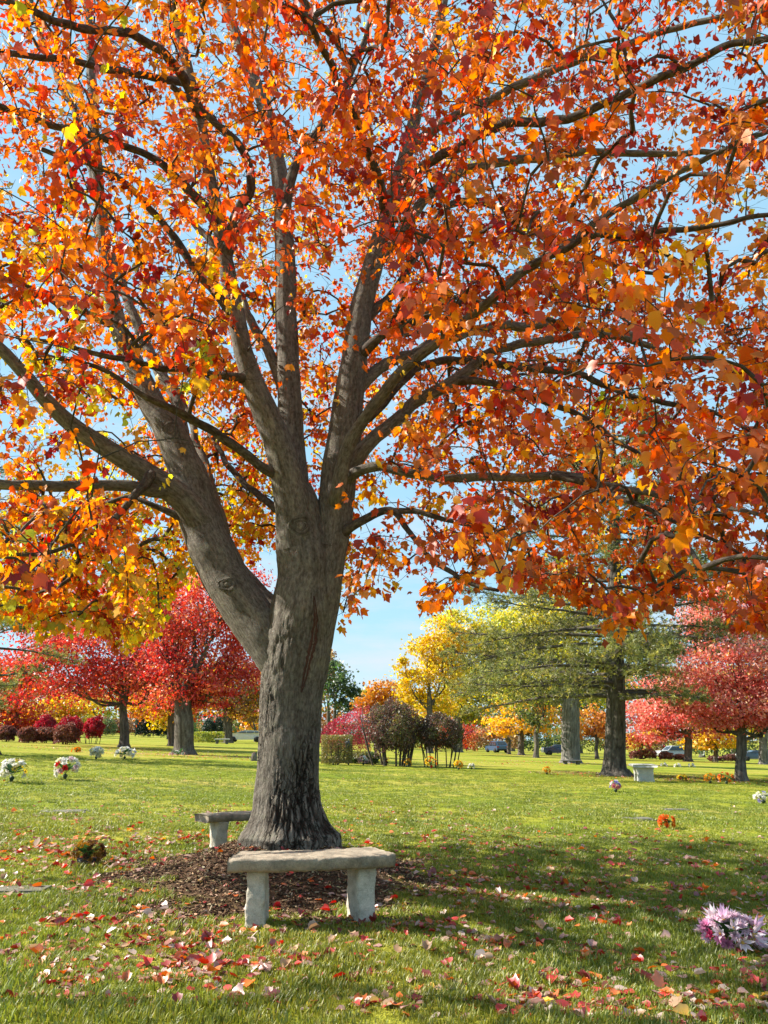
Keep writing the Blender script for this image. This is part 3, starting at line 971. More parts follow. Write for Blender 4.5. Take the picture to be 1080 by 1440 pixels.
def maple_colours(p, g):
    px, py, zc = proj(p)
    x, y, z = p[:, 0], p[:, 1], p[:, 2]
    patch = fbm(p * 0.55, 91, 3)
    right = np.clip((x + 0.2) / 3.2, 0, 1)
    high = np.clip((z - 3.2) / 4.0, 0, 1)
    low = 1 - high
    back = np.clip((y - 8.0) / 3.0, 0, 1)
    inner = np.exp(-(np.hypot(x - TREE[0], y - TREE[1]) / 2.8) ** 2)
    left = np.clip((-0.9 - x) / 2.5, 0, 1)
    names = ['deep', 'red', 'scarlet', 'orange', 'amber', 'gold', 'yellow', 'lime', 'rust', 'pink']
    W = np.stack([0.12 + 0.9 * right * high,
                  0.22 + 1.6 * right * high,
                  0.70 + 0.5 * right,
                  1.15 + 0.6 * (1 - back) + 0.3 * high - 0.6 * right * high - 0.75 * low * left,
                  0.80 + 0.6 * left + 0.45 * right * low,
                  0.16 + 2.0 * low * left + 1.3 * inner * back + 0.45 * back * left + 0.3 * low * right * back,
                  0.03 + 1.5 * low * left + 1.2 * inner * back,
                  0.005 + 1.3 * low * left + 0.25 * back * low,
                  0.35 + 0.9 * right,
                  0.02 + 0.4 * right * back + 0.2 * right * high], 1)
    W = np.maximum(W, 0.01)
    shift = np.clip((patch - 0.5) * 5, -1, 1)[:, None]
    warm = np.array([1, 1, 0.7, 0.1, -0.4, -1, -1, -1, 0.2, 0.6])[None]
    W = W * np.exp(shift * warm * 1.5)
    return mix_palette(W, names, g)

lp, ldir, ln_, lk = [], [], [], []
for k, idx in paths:
    tip = nodes[idx[-1]]
    prev = nodes[idx[-2]] if len(idx) > 1 else nodes[k]
    outd = unit(tip - prev)
    n_l = random.randint(11, 22)
    t = rng.random(n_l) ** 1.5
    back = nodes[idx[max(0, len(idx) - 3)]]
    b_ = tip + (back - tip) * t[:, None]
    offs = unit(rng.normal(size=(n_l, 3)) + outd * 0.5 + np.array([0, 0, -0.35])) * (0.03 + 0.14 * rng.random((n_l, 1)))
    lp.append(b_ + offs)
    cd_ = rng.normal(size=3) * np.array([0.6, 0.6, 0.2])
    ldir.append(unit(offs * 3 + cd_ * 0.7 + rng.normal(size=(n_l, 3)) * 0.35 + np.array([0, 0, -0.8])))
    ln_.append(rng.normal(size=(n_l, 3)) * 0.36 + rng.normal(size=3) * 0.45 + np.array([0.0, -0.2, 0.7]))
    lk.append(np.full(n_l, len(lk)))
lk = np.concatenate(lk); lp = np.concatenate(lp); ldir = np.concatenate(ldir); ln_ = np.concatenate(ln_)
d_cam = np.linalg.norm(lp - np.array([0, 0, CAMH]), axis=1)
px, py, zc = proj(lp)
inside = (zc > 0) & (px > -30) & (px < 1110) & (py > -30) & (py < 1100)
keep = (d_cam > 3.0)
ctr = (px > 395) & (px < 470) & (py > 640) & (py < 1000) & (lp[:, 1] < 8.2)
keep &= ~ctr
# leaves seldom sit right along the heavy limbs
sx, sy, sz_ = proj(skel_p)
sr = skel_r / np.maximum(sz_, 0.1) * F
hv = (sr > 4.6) & (sz_ > 0.5)
sx, sy, sr, sY = sx[hv], sy[hv], sr[hv], skel_p[hv, 1]
for a0 in range(0, len(lp), 4000):
    b0_ = slice(a0, a0 + 4000)
    dd_ = np.hypot(px[b0_, None] - sx[None], py[b0_, None] - sy[None])
    hit_ = ((dd_ < sr[None] + 9) & (lp[b0_, 1:2] < sY[None] + 0.1)).any(1)
    keep[b0_] &= ~(hit_ & (rng.random(len(hit_)) < np.where(py[b0_] > 470, 0.74, 0.38)))
lp, ldir, ln_, d_cam, inside, lk = lp[keep], ldir[keep], ln_[keep], d_cam[keep], inside[keep], lk[keep]
g3 = np.random.default_rng(3)
tipcol = maple_colours(np.array([nodes[i_[-1]] for _k, i_ in paths]), g3)
own = maple_colours(lp, g3)
lcol = np.where(g3.random((len(lp), 1)) < 0.72, tipcol[lk] * np.exp(g3.normal(size=(len(lp), 1)) * 0.14 + g3.normal(size=(len(lp), 3)) * 0.07), own)
lcol = np.clip(lcol, 0.004, 0.9)
size = np.clip(rng.normal(0.074, 0.018, len(lp)), 0.03, 0.12)
fold = np.clip(rng.normal(0.28, 0.30, len(lp)), -0.35, 0.95)
curl = rng.normal(0.16, 0.24, len(lp))
# the 300 that show largest become parts of their own
order = np.argsort(np.where(inside, d_cam / size, 1e9))
big = order[:300]
rest = np.setdiff1d(np.arange(len(lp)), big)
showy = inside & (d_cam < 9.0)
det = rest[showy[rest]]; far = rest[~showy[rest]]
v1, f1, k1 = leaf_batch(lp[det], ldir[det], ln_[det], size[det], fold[det], curl[det])
v2, f2, k2 = leaf_batch(lp[far], ldir[far], ln_[far], size[far], fold[far], curl[far], True)
c12 = np.concatenate([np.repeat(lcol[det], k1, 0), np.repeat(lcol[far], k2, 0)])
fol = mesh('foliage', local(np.concatenate([v1, v2])), [f1[0], f1[1], f2[0] + len(v1)], True, None, c12)
fo = obj('foliage', fol, M_LEAF, maple)
props(fo, kind='stuff')
print('leaves', len(lp), 'inside', len(det))

def single_leaf(name, col, size, fold, curl, petiole=True, soft=False):
    v, f, k = leaf_batch(np.zeros((1, 3)), np.array([[0, 1.0, 0]]), np.array([[0, 0, 1.0]]), np.array([size]), np.array([fold]), np.array([curl]), soft=soft)
    c = np.repeat([col], len(v), 0)
    if petiole:
        n = len(v)
        pv = np.array([[-0.010, 0, 0.0], [0.010, 0, 0.0], [0.006, -0.28, 0.06], [-0.006, -0.28, 0.06]]) * size
        v = np.concatenate([v, pv])
        f = [np.concatenate([f[0], [[n, n + 3, n + 2, n + 1]]]), f[1]]
        c = np.concatenate([c, np.repeat([np.array(col) * 0.6], 4, 0)])
    return mesh(name, v, f, True, None, c)

from mathutils import Matrix
pal_keys = ['red', 'scarlet', 'orange', 'amber', 'gold', 'yellow', 'rust']
pal_arr = np.array([PAL[k] for k in pal_keys])
big_meshes = {}
for i in big:
    j = int(np.argmin(np.linalg.norm(pal_arr - lcol[i], axis=1)))
    key = (j, int(i) % 3)
    if key not in big_meshes:
        big_meshes[key] = single_leaf('leaf', pal_arr[j], 1.0, (0.1, 0.25, 0.45)[key[1]], (0.02, 0.12, 0.25)[key[1]])
    y = unit(ldir[i]); z = unit(ln_[i] - y * np.dot(ln_[i], y)); x = np.cross(y, z)
    M = Matrix([[*r, q] for r, q in zip(np.stack([x, y, z], 1) * size[i], local(lp[i]))] + [[0, 0, 0, 1]])
    o = obj('leaf', big_meshes[key], M_LEAF, maple)
    o.matrix_local = M


# ------------------------------------------------------------------ background trees
def quad_leaves(pos, size, g, col, droop=0.0):
    """pointed leaf-sized quads, folded a little, turned every way"""
    n = len(pos)
    y = unit(g.normal(size=(n, 3)) + np.array([0, 0, -droop]))
    z = unit(np.cross(y, g.normal(size=(n, 3))))
    x = np.cross(y, z)
    s = size[:, None]
    v = np.stack([pos - y * s * 0.5, pos + x * s * 0.36 + z * s * 0.10, pos + y * s * 0.55, pos - x * s * 0.36 + z * s * 0.10], 1)
    off = np.arange(n)[:, None] * 4
    return v.reshape(-1, 3), np.arange(4)[None] + off, np.repeat(col, 4, 0)

def colours(n, pal, g, spread=0.16, hue=0.08, key=None):
    """pal: [(rgb, weight)]; key (n) 0..1 slides along the list so that neighbours are alike"""
    w = np.array([p[1] for p in pal], float); w /= w.sum()
    c = np.cumsum(w)
    u = g.random(n) if key is None else np.clip(key + g.normal(size=n) * 0.17, 0, 0.999)
    i = np.minimum(np.searchsorted(c, u), len(pal) - 1)
    col = np.array([p[0] for p in pal])[i]
    return np.clip(col * np.exp(g.normal(size=(n, 1)) * spread + g.normal(size=(n, 3)) * hue), 0.003, 0.9)

seed_n = [100]
def bg_tree(name, base_pt, blobs, pal, trunk_px, fork_py, label, cat='tree', group=None, bark=None, dens=1.0, leaf=0.09, n_max=30000, lean=0.0, wood=None, thin=1.0):
    """blobs: (px, py, rx, ry) of leaf masses at the tree's own distance"""
    seed_n[0] += 1
    g = np.random.default_rng(seed_n[0])
    Y = base_pt[1]
    bark = bark or M_BARK_FAR
    root = empty(name, base_pt, label, cat, group)
    u = pxm(Y)
    wc, wr = [], []
    for bx, by, rx, ry in blobs:
        dy = g.normal() * rx * u * 0.25
        c = P(bx, by, Y + dy)
        wc.append(c); wr.append(np.array([rx * u, max(rx, ry) * u * 0.8, ry * u]))
    wc, wr = np.array(wc), np.array(wr)
    bx0 = proj(base_pt)[0]
    fork = P(bx0 + lean, fork_py, Y)
    r0 = trunk_px * u / 2
    top = wc.mean(0) * 0.6 + wc[np.argmax(wc[:, 2])] * 0.4
    top = top + np.array([0, 0, wr[:, 2].mean() * 0.3])
    # trunk
    b0 = base_pt - np.array([0, 0, 0.15])
    pts = spline(np.array([[*b0, r0 * 1.5], [*(base_pt + np.array([0, 0, 0.25])), r0 * 1.12], [*(base_pt * 0.5 + fork * 0.5 + g.normal(size=3) * 0.04), r0], [*fork, r0 * 0.92], [*(fork * 0.5 + top * 0.5 + g.normal(size=3) * 0.2), r0 * 0.36], [*top, r0 * 0.12]]), 0.22)
    rr = np.maximum(pts[:, 3], 0.01) * (1 + 0.18 * (fbm(pts[:, :3] * 3, 9, 2) - 0.5))
    rr[:2] *= 1.12
    mb = MB(); mb.tube(pts[:, :3] - base_pt, rr, 16)
    # furrows on the near part of the trunk
    mb.obj('trunk', bark, root)
    # clumps
    area = float(np.sum(math.pi * wr[:, 0] * wr[:, 2]))
    lsz = max(leaf, 3.8 * u)
    n = int(min(n_max, dens * 3.0 * area / (0.36 * lsz * lsz)))
    share = wr[:, 0] * wr[:, 2]; share = share / share.sum()
    P_, K_, tipsb = [], [], []
    for c, r, sh in zip(wc, wr, share):
        k = max(7, int(20 * sh * len(wc)))
        q = unit(g.normal(size=(k, 3))) * (0.35 + 0.62 * g.random((k, 1)) ** 0.6)
        cl = c + q * r
        m_ = int(n * sh)
        which = np.minimum((k * g.random(m_) ** 1.25).astype(int), k - 1)
        kk = g.random(k)
        sp = (0.11 + 0.22 * g.random(k))
        p = cl[which] + g.normal(size=(m_, 3)) * r * sp[which][:, None] * np.array([1.15, 1.15, 0.72])
        P_.append(p); K_.append(kk[which])
        tipsb.append(cl)
    pos = np.concatenate(P_); key = np.concatenate(K_)
    hh = (pos[:, 2] - pos[:, 2].min()) / max(np.ptp(pos[:, 2]), 0.1)
    col = colours(len(pos), pal, g, key=np.clip(0.7 * key + 0.3 * hh, 0, 1))
    sz = lsz * np.clip(g.normal(1, 0.28, len(pos)), 0.5, 1.8)
    v, f, c = quad_leaves(pos - base_pt, sz, g, col, 0.4)
    cr = obj('crown', mesh('crown', v, f, True, None, c), M_LEAF_FAR, root)
    props(cr, kind='stuff')
    # limbs to the masses, then branches to the clumps
    for c, r, cl in zip(wc, wr, tipsb):
        mid = fork * 0.45 + c * 0.55 + np.array([0, 0, -0.15 * np.linalg.norm(c - fork)]) + g.normal(size=3) * 0.15
        s0 = fork + (top - fork) * 0.25 * g.random() - np.array([0, 0, 0.1])
        lim = spline(np.array([[*s0, r0 * 0.36], [*mid, r0 * 0.22], [*c, r0 * 0.10]]), 0.35)
        lb = MB(); lb.tube(lim[:, :3] - base_pt, np.maximum(lim[:, 3], 0.012), 8)
        for e in cl[::2 if len(cl) > 14 else 1]:
            st = lim[int(len(lim) * (0.35 + 0.6 * g.random())) - 1, :3]
            md = (st + e) / 2 + g.normal(size=3) * 0.1 * np.linalg.norm(e - st) + np.array([0, 0, 0.05])
            lb.tube(np.array([st, md, e]) - base_pt, np.array([0.08, 0.05, 0.02]) * r0 + 0.004, 5)
        lb.obj('limb', bark, root)
    return root

RED = [((0.26, 0.020, 0.024), 2), ((0.42, 0.032, 0.034), 3), ((0.54, 0.065, 0.040), 2.6), ((0.62, 0.14, 0.045), 2.0), ((0.60, 0.26, 0.10), 1.0)]
SALM = [((0.34, 0.024, 0.030), 1.6), ((0.50, 0.050, 0.048), 3), ((0.62, 0.10, 0.070), 3), ((0.70, 0.20, 0.09), 2), ((0.66, 0.32, 0.14), 1.1)]
PINK = [((0.46, 0.065, 0.065), 1.0), ((0.66, 0.14, 0.12), 3), ((0.76, 0.26, 0.20), 3), ((0.80, 0.42, 0.32), 2.4), ((0.66, 0.30, 0.08), 0.7)]
YEL = [((0.42, 0.30, 0.022), 1), ((0.62, 0.44, 0.022), 3), ((0.74, 0.52, 0.030), 3), ((0.70, 0.40, 0.03), 1)]
YGR = [((0.26, 0.28, 0.045), 1.6), ((0.44, 0.42, 0.055), 3), ((0.60, 0.52, 0.06), 2.8), ((0.70, 0.55, 0.05), 1.6)]
GOLD = [((0.66, 0.34, 0.018), 2), ((0.76, 0.42, 0.018), 3), ((0.80, 0.50, 0.03), 2)]
ORG = [((0.36, 0.13, 0.03), 2), ((0.55, 0.21, 0.03), 3), ((0.64, 0.30, 0.04), 2), ((0.45, 0.30, 0.06), 1)]
GRN = [((0.035, 0.065, 0.024), 2), ((0.060, 0.105, 0.032), 3), ((0.10, 0.15, 0.045), 2)]
BRN = [((0.16, 0.085, 0.045), 2), ((0.25, 0.14, 0.06), 3), ((0.36, 0.22, 0.08), 2)]
DGRN = [((0.012, 0.028, 0.020), 2), ((0.020, 0.045, 0.030), 3), ((0.035, 0.065, 0.035), 1)]
OLIVE = [((0.10, 0.12, 0.03), 2), ((0.17, 0.18, 0.045), 2), ((0.24, 0.15, 0.06), 1)]

bg_tree('maple_tree', G(174, 1051), [(175, 915, 105, 72), (95, 945, 75, 62), (110, 850, 80, 60), (205, 850, 85, 70), (230, 940, 60, 48), (55, 900, 60, 60), (150, 960, 80, 40)], SALM, 13, 1012,
        'crimson maple with a short dark forked trunk beside the rounded shrubs', group='red maples on the lawn')
bg_tree('oak_tree', G(258, 1061), [(290, 915, 70, 72), (335, 930, 45, 60), (255, 850, 80, 70), (320, 850, 60, 60), (240, 960, 50, 38), (300, 975, 62, 30), (225, 890, 40, 50)], SALM, 26, 985,
        'red tree with a thick flared dark trunk just left of the large maple', bark=M_BARK_FAR, dens=0.62)
bg_tree('trunk_tree', G(242, 1049), [(235, 960, 60, 45), (215, 990, 40, 25), (250, 1000, 30, 18)], [((0.5, 0.1, 0.03), 1), ((0.62, 0.34, 0.03), 2)], 11, 985,
        'slim-trunked tree with yellow lower leaves close behind the thick flared trunk', dens=0.7)
bg_tree('oak_tree', at_px(320, 88), [(325, 985, 42, 26), (350, 960, 36, 36), (300, 965, 40, 36), (350, 1000, 34, 16)], [((0.25, 0.14, 0.05), 2), ((0.55, 0.3, 0.04), 2), ((0.4, 0.06, 0.03), 1)], 13, 995,
        'brown-leaved tree with a dark straight trunk beside a far flat bench', dens=0.8)
bg_tree('maple_tree', at_px(20, 92), [(22, 985, 60, 38), (-20, 960, 60, 60), (50, 950, 40, 40)], [((0.45, 0.035, 0.03), 2), ((0.6, 0.07, 0.03), 3), ((0.66, 0.16, 0.04), 2)], 9, 1015,
        'bright red maple behind the brown rounded shrubs')
bg_tree('orange_tree', at_px(70, 110), [(75, 1003, 50, 22), (110, 990, 40, 25), (40, 1010, 30, 16)], ORG + YEL, 8, 1020, 'orange and yellow tree rising behind the crimson domed shrubs')
bg_tree('yellow_tree', at_px(237, 100), [(228, 1005, 24, 22), (245, 1018, 16, 12)], YEL, 5, 1025, 'small yellow tree in front of the dark evergreens')
bg_tree('yellow_tree', at_px(360, 105), [(357, 1018, 24, 16), (345, 1000, 20, 14)], YEL + ORG, 5, 1030, 'low yellow and orange tree just left of the main trunk')

# centre and right
bg_tree('green_tree', at_px(470, 118), [(478, 975, 24, 26), (468, 955, 22, 30), (492, 985, 18, 18)], GRN, 7, 1015, 'dark green leafy tree behind the pink shrub')
bg_tree('brown_tree', at_px(462, 125), [(462, 935, 16, 22), (455, 960, 18, 26)], BRN, 6, 1010, 'tall russet tree peeping out just right of the main trunk')
bg_tree('green_tree', at_px(505, 135), [(508, 985, 16, 20)], GRN + YGR, 5, 1015, 'small green and yellow tree between green and orange trees')
bg_tree('orange_tree', at_px(537, 112), [(540, 970, 24, 18), (520, 985, 22, 20), (558, 985, 24, 22), (538, 990, 34, 20)], ORG, 7, 1015, 'rounded orange tree behind the dark stemmed shrubs')
bg_tree('yellow_tree', at_px(604, 84), [(600, 915, 30, 26), (583, 965, 26, 26), (625, 900, 34, 34), (570, 945, 18, 22), (622, 940, 38, 40), (612, 985, 44, 24), (640, 905, 26, 22)], YEL, 9, 1000, 'tall bright yellow tree behind the dark stemmed shrubs')
bg_tree('yellow_green_tree', G(645, 1058), [(655, 930, 40, 46), (690, 890, 50, 44), (645, 880, 34, 30), (745, 900, 40, 44), (625, 985, 30, 20), (675, 1010, 30, 16), (650, 985, 34, 26), (690, 960, 44, 34), (720, 930, 40, 40)], YGR, 11, 1000, 'yellow-green tree with a grey trunk right of the stemmed shrubs', bark=M_BARK_GREY)
bg_tree('maple_tree', G(733, 1062), [(735, 1000, 46, 18), (715, 1020, 34, 14), (760, 1018, 26, 16), (730, 985, 34, 14), (775, 1005, 12, 12)], GOLD, 8.5, 1036, 'golden yellow maple beside the blue parked car')
bg_tree('dark_tree', at_px(753, 78), [(755, 1000, 34, 26), (770, 970, 34, 26)], OLIVE, 7, 1030, 'dark-trunked olive tree behind the golden maple')
bg_tree('oak_tree', G(803, 1073), [(800, 900, 60, 50), (770, 930, 50, 44), (720, 960, 44, 34), (850, 960, 40, 34), (900, 900, 44, 50), (830, 930, 46, 44), (800, 850, 60, 50), (740, 880, 50, 44)], YGR, 25, 985,
        'thick grey-trunked tree with yellow-green leaves and a slab bench at its foot', bark=M_BARK_GREY, dens=0.7)
bg_tree('orange_tree', at_px(838, 84), [(835, 1012, 26, 20), (848, 1028, 22, 12), (820, 1030, 16, 12)], ORG, 5, 1040, 'small orange tree seen between the two thick trunks')
bg_tree('maple_tree', G(968, 1071), [(950, 1000, 60, 30), (905, 1005, 40, 26), (990, 1005, 40, 30), (960, 965, 60, 36), (925, 1030, 36, 14)], PINK, 10, 1035,
        'pinkish red maple with a slim dark trunk behind the white bench', group='pink maples at the right')
bg_tree('maple_tree', G(1043, 1099), [(1040, 985, 70, 40), (985, 975, 50, 34), (1090, 970, 60, 60), (1030, 930, 70, 40), (1000, 1008, 40, 16), (1075, 1015, 36, 20)], PINK, 14, 1040,
        'pinkish red maple with a reddish trunk forking low beside orange flowers', bark=M_BARK_FAR)
bg_tree('maple_tree', at_px(1110, 40), [(1050, 850, 70, 50), (1100, 900, 80, 60), (1000, 865, 50, 40), (1120, 820, 60, 60)], PINK, 14, 1000, 'tall pink maple rising behind the forked pink one')
bg_tree('yellow_tree', at_px(1003, 88), [(1000, 1030, 30, 16), (1020, 1040, 30, 14), (985, 1045, 22, 10)], YEL + GOLD, 6, 1045, 'yellow tree seen low between the two pink maples')
bg_tree('yellow_tree', at_px(900, 92), [(895, 1040, 20, 12), (918, 1030, 22, 12)], GOLD + ORG, 5, 1045, 'orange-yellow tree behind the white bench')
bg_tree('grey_tree', at_px(1070, 78), [(1075, 985, 40, 40), (1050, 1010, 30, 20)], YGR + BRN, 11, 1020, 'grey-barked tree at the far end of the lawn behind the pink maples', bark=M_BARK_GREY)
bg_tree('brown_tree', at_px(715, 105), [(705, 1022, 20, 14), (690, 1030, 16, 10)], [((0.4, 0.12, 0.06), 2), ((0.3, 0.16, 0.07), 2)], 5, 1040, 'low russet tree behind the blue parked car')

far_kinds = [(YGR, 'yellow-green'), (ORG, 'orange'), (GRN, 'green'), (BRN, 'brown'), (YEL, 'yellow'), (RED, 'red')]
frng = np.random.default_rng(44)
cols_far = [-330, -250, -180, -110, -40, 20, 80, 135, 185, 225, 275, 330, 385, 440, 560, 600, 655, 720, 770, 815, 870, 930, 985, 1030, 1085, 1140, 1210, 1290, 1380]
for k, cx in enumerate(cols_far):
    Y = 150 + frng.random() * 45
    pal, word = far_kinds[int(frng.integers(0, 6))] if 430 > cx or cx > 640 else far_kinds[k % 2]
    topy = 968 + frng.random() * 22 if 420 < cx < 660 else 925 + frng.random() * 40
    w = 30 + frng.random() * 14
    bg_tree('far_tree', at_px(cx, Y), [(cx - w * 0.3, topy + 22, w * 0.8, 18), (cx + w * 0.35, topy + 30, w * 0.8, 22), (cx, topy + 52, w, 22)], pal, 7, topy + 55,
            'distant %s tree in the wood that closes off the lawn' % word, group='distant %s trees behind the lawn' % word, leaf=0.42, n_max=2600)

# (far hedges follow with the shrubs)
# ------------------------------------------------------------------ pines
def pine(base_pt, trunk_px, top_py, low_py, reach_px, label, n_br=70, side=(1, 1), seed=3, tuft=46):
    g = np.random.default_rng(seed)
    Y = base_pt[1]; u = pxm(Y)
    root = empty('pine_tree', base_pt, label, 'tree')
    bx = proj(base_pt)[0]
    top = P(bx - 4, top_py, Y); low = P(bx, low_py, Y)
    r0 = trunk_px * u / 2
    pts = spline(np.array([[*(base_pt - [0, 0, .2]), r0 * 1.75], [*(base_pt + [0, 0, .12]), r0 * 1.35], [*(base_pt + [0, 0, .6]), r0 * 1.04], [*low, r0 * 0.92], [*(low * .5 + top * .5), r0 * 0.6], [*top, 0.03]]), 0.10)
    v, f, bark = tube(pts[:, :3] - base_pt, pts[:, 3], 40)
    n = len(pts) * 40
    th = np.tile(np.arange(40) * 2 * math.pi / 40, len(pts)); rr = np.repeat(pts[:, 3], 40)
    q = np.stack([np.cos(th) * rr, np.sin(th) * rr, bark[:n, 2] * 0.2], -1)
    ck = np.clip(1 - np.abs(fbm(q * 13, 5, 3) - 0.5) * 2 / 0.2, 0, 1)
    dirs = np.stack([np.cos(th), np.sin(th), 0 * th], -1)
    v[:n] -= dirs * (ck * 0.035)[:, None]
    if Y < 35:
        v[:n] += dirs * (rr * 0.25 * np.exp(-np.clip(v[:n, 2], 0, 9) / 0.35) * (0.5 + 0.5 * np.sin(5 * th + 1)))[:, None]
    obj('trunk', mesh('trunk', v, f, True, {'bark': bark, 'crack': np.concatenate([ck * 0.7, [0]])}), M_BARK_FAR, root)
    tv, tc = [], []
    H0, H1 = low[2], top[2]
    for k in range(n_br):
        t = (k + g.random()) / n_br
        h = H0 + (H1 - H0) * t ** 1.1
        L = reach_px * u * (1 - 0.80 * t ** 1.3) * (0.6 + 0.5 * g.random())
        az = g.random() * 2 * math.pi
        d = np.array([math.cos(az), math.sin(az), 0])
        L *= side[1] if d[0] > 0 else side[0]
        o_ = np.array([base_pt[0], base_pt[1], h])
        i0 = np.argmin(np.abs(pts[:, 2] - h)); o_[:2] = pts[i0, :2]
        droop = (-0.12 + 0.34 * g.random()) * (1 - t)
        ss = np.linspace(0, 1, 10)
        path = o_ + d * (ss * L)[:, None] + np.array([0, 0, 1.0]) * (0.10 * L * ss - (0.16 + droop) * L * ss ** 2 + 0.10 * L * ss ** 3)[:, None]
        path += np.cumsum(g.normal(size=(10, 3)) * 0.05, 0) * ss[:, None]
        br = MB()
        rb = r0 * (0.22 - 0.12 * t)
        br.tube(path - base_pt, rb * (1 - 0.88 * ss) + 0.004, 6)
        m_ = max(8, int(tuft * L / 5.0))
        for j in range(m_):
            s = 0.22 + 0.78 * g.random() ** 0.8
            x = s * 9; i = min(8, int(x))
            p = path[i] + (path[i + 1] - path[i]) * (x - i)
            a2 = az + g.choice([-1, 1]) * (0.5 + 0.8 * g.random())
            l2 = 0.16 * L * (1.15 - s) * (0.6 + g.random()) + 0.25
            e = p + np.array([math.cos(a2), math.sin(a2), -0.55 + 1.25 * g.random()]) * l2
            br.tube(np.array([p, (p + e) / 2 + g.normal(size=3) * 0.03, e]) - base_pt, [0.014, 0.010, 0.005], 3, cap=False)
            for q_ in (0.45, 0.75, 1.0):
                c = p + (e - p) * q_ + g.normal(size=3) * 0.06
                nn_ = 11
                dd = unit(g.normal(size=(nn_, 3)) + (e - p) / max(l2, .1) * 0.9 + np.array([0, 0, 0.35]))
                ln2 = (0.13 + 0.09 * g.random((nn_, 1)))
                wv = unit(np.cross(dd, g.normal(size=(nn_, 3)))) * 0.015
                tri = np.stack([c - wv, c + wv, c + dd * ln2], 1)
                tv.append(tri.reshape(-1, 3))
                base_c = np.array([(0.17, 0.19, 0.055), (0.28, 0.275, 0.068), (0.38, 0.345, 0.075), (0.46, 0.36, 0.085)][min(3, int(abs(g.normal()) * 1.3))])
                tc.append(np.repeat(base_c[None] * np.exp(g.normal() * 0.2), nn_ * 3, 0))
        br.obj('branch', M_BARK_FAR, root)
    tv = np.concatenate(tv) - base_pt
    nd = obj('needles', mesh('needles', tv, np.arange(len(tv)).reshape(-1, 3), True, None, np.concatenate(tc)), M_NEEDLE, root)
    props(nd, kind='stuff')
    return root

pine(G(866, 1091), 29, 560, 985, 270, 'tall pine with a dark furrowed trunk beside the white stone bench', 112, (1.0, 0.9), 3, 52)
pine(at_px(-14, 34), 20, 640, 985, 165, 'pine at the edge of the lawn reaching thin branches towards the crimson maple', 46, (0.8, 1.15), 8, 40)

# ------------------------------------------------------------------ shrubs and hedges
def bush(name, c_px, Y, rx, top_py, base_py, pal, label, group=None, stems=7, leaf=0.05, boxy=False, n_max=9000, bare=0.0, stem_r=0.025, cat='bush', shape=None):
    seed_n[0] += 1
    g = np.random.default_rng(seed_n[0])
    b0 = at_px(c_px, Y)
    u = pxm(Y)
    W = rx * u
    z1 = P(c_px, top_py, Y)[2]; z0 = b0[2] + 0.01
    H = max(z1 - z0, 0.3)
    root = empty(name, b0, label, cat, group)
    zb = z0 + bare * H
    cz = (zb + z1) / 2; hz = (z1 - zb) / 2
    lsz = max(leaf, 1.5 * u)
    area = 4 * math.pi * W * hz
    n = int(min(n_max, 3.4 * area / (0.36 * lsz * lsz)))
    q = unit(g.normal(size=(n, 3)))
    if boxy:
        q = g.random((n, 3)) * 2 - 1
        ax_ = g.integers(0, 3, n)
        q[np.arange(n), ax_] = np.sign(q[np.arange(n), ax_])
    else:
        hxy = np.linalg.norm(q[:, :2], axis=1, keepdims=True)
        q[:, :2] *= np.where(q[:, 2:3] < 0.1, np.maximum(hxy, 0.84 if not bare else 0.70) / np.maximum(hxy, 1e-3), 1)
    lump = 0.86 + 0.34 * (fbm(q * 2.6 + seed_n[0] * 3.1, 14, 3) - 0.5) * (0.5 if boxy else 2.3)
    rad_ = lump * (1 - 0.35 * g.random(n) ** 2.5)
    p = q * rad_[:, None] * np.array([W, W * 0.85, hz]) + np.array([b0[0], b0[1], cz])
    if shape == 'slope':
        tt = np.clip((p[:, 0] - b0[0]) / W, -1, 1)
        p[:, 2] = zb + (p[:, 2] - zb) * (0.86 + 0.24 * tt)
    key = fbm(p * (1.6 / W), 31, 2)
    col = colours(n, pal, g, key=np.clip((key - 0.25) * 2, 0, 1))
    v, f, c = quad_leaves(p - b0, lsz * np.clip(g.normal(1, .25, n), .5, 1.7), g, col, 0.0)
    o = obj('foliage', mesh('foliage', v, f, True, None, c), M_LEAF_FAR, root)
    props(o, kind='stuff')
    for k in range(stems):
        a = 2 * math.pi * k / stems + g.random()
        s0 = b0 + np.array([math.cos(a) * W * 0.55 * g.random() ** .5 * (1.4 if bare else 0.5), math.sin(a) * W * 0.35, -0.05])
        e = np.array([s0[0] + (s0[0] - b0[0]) * 0.5 + g.normal() * W * 0.1, s0[1] + g.normal() * W * 0.1, cz + hz * (0.2 + 0.4 * g.random())])
        md = (s0 + e) / 2 + g.normal(size=3) * 0.05
        mb = MB()
        lim = spline(np.array([[*s0, stem_r], [*md, stem_r * 0.8], [*e, stem_r * 0.3]]), 0.12)
        mb.tube(lim[:, :3] - b0, lim[:, 3], 6)
        for j in range(4):
            st = lim[int(len(lim) * (0.45 + 0.12 * j)) - 1, :3]
            en = st + np.array([g.normal() * W * 0.3, g.normal() * W * 0.3, hz * (0.3 + 0.3 * g.random())])
            mb.tube(np.array([st, (st + en) / 2 + g.normal(size=3) * 0.04, en]) - b0, np.array([0.5, 0.35, 0.15]) * stem_r, 4)
        mb.obj('stem', M_BARK_DARK, root)
    return root

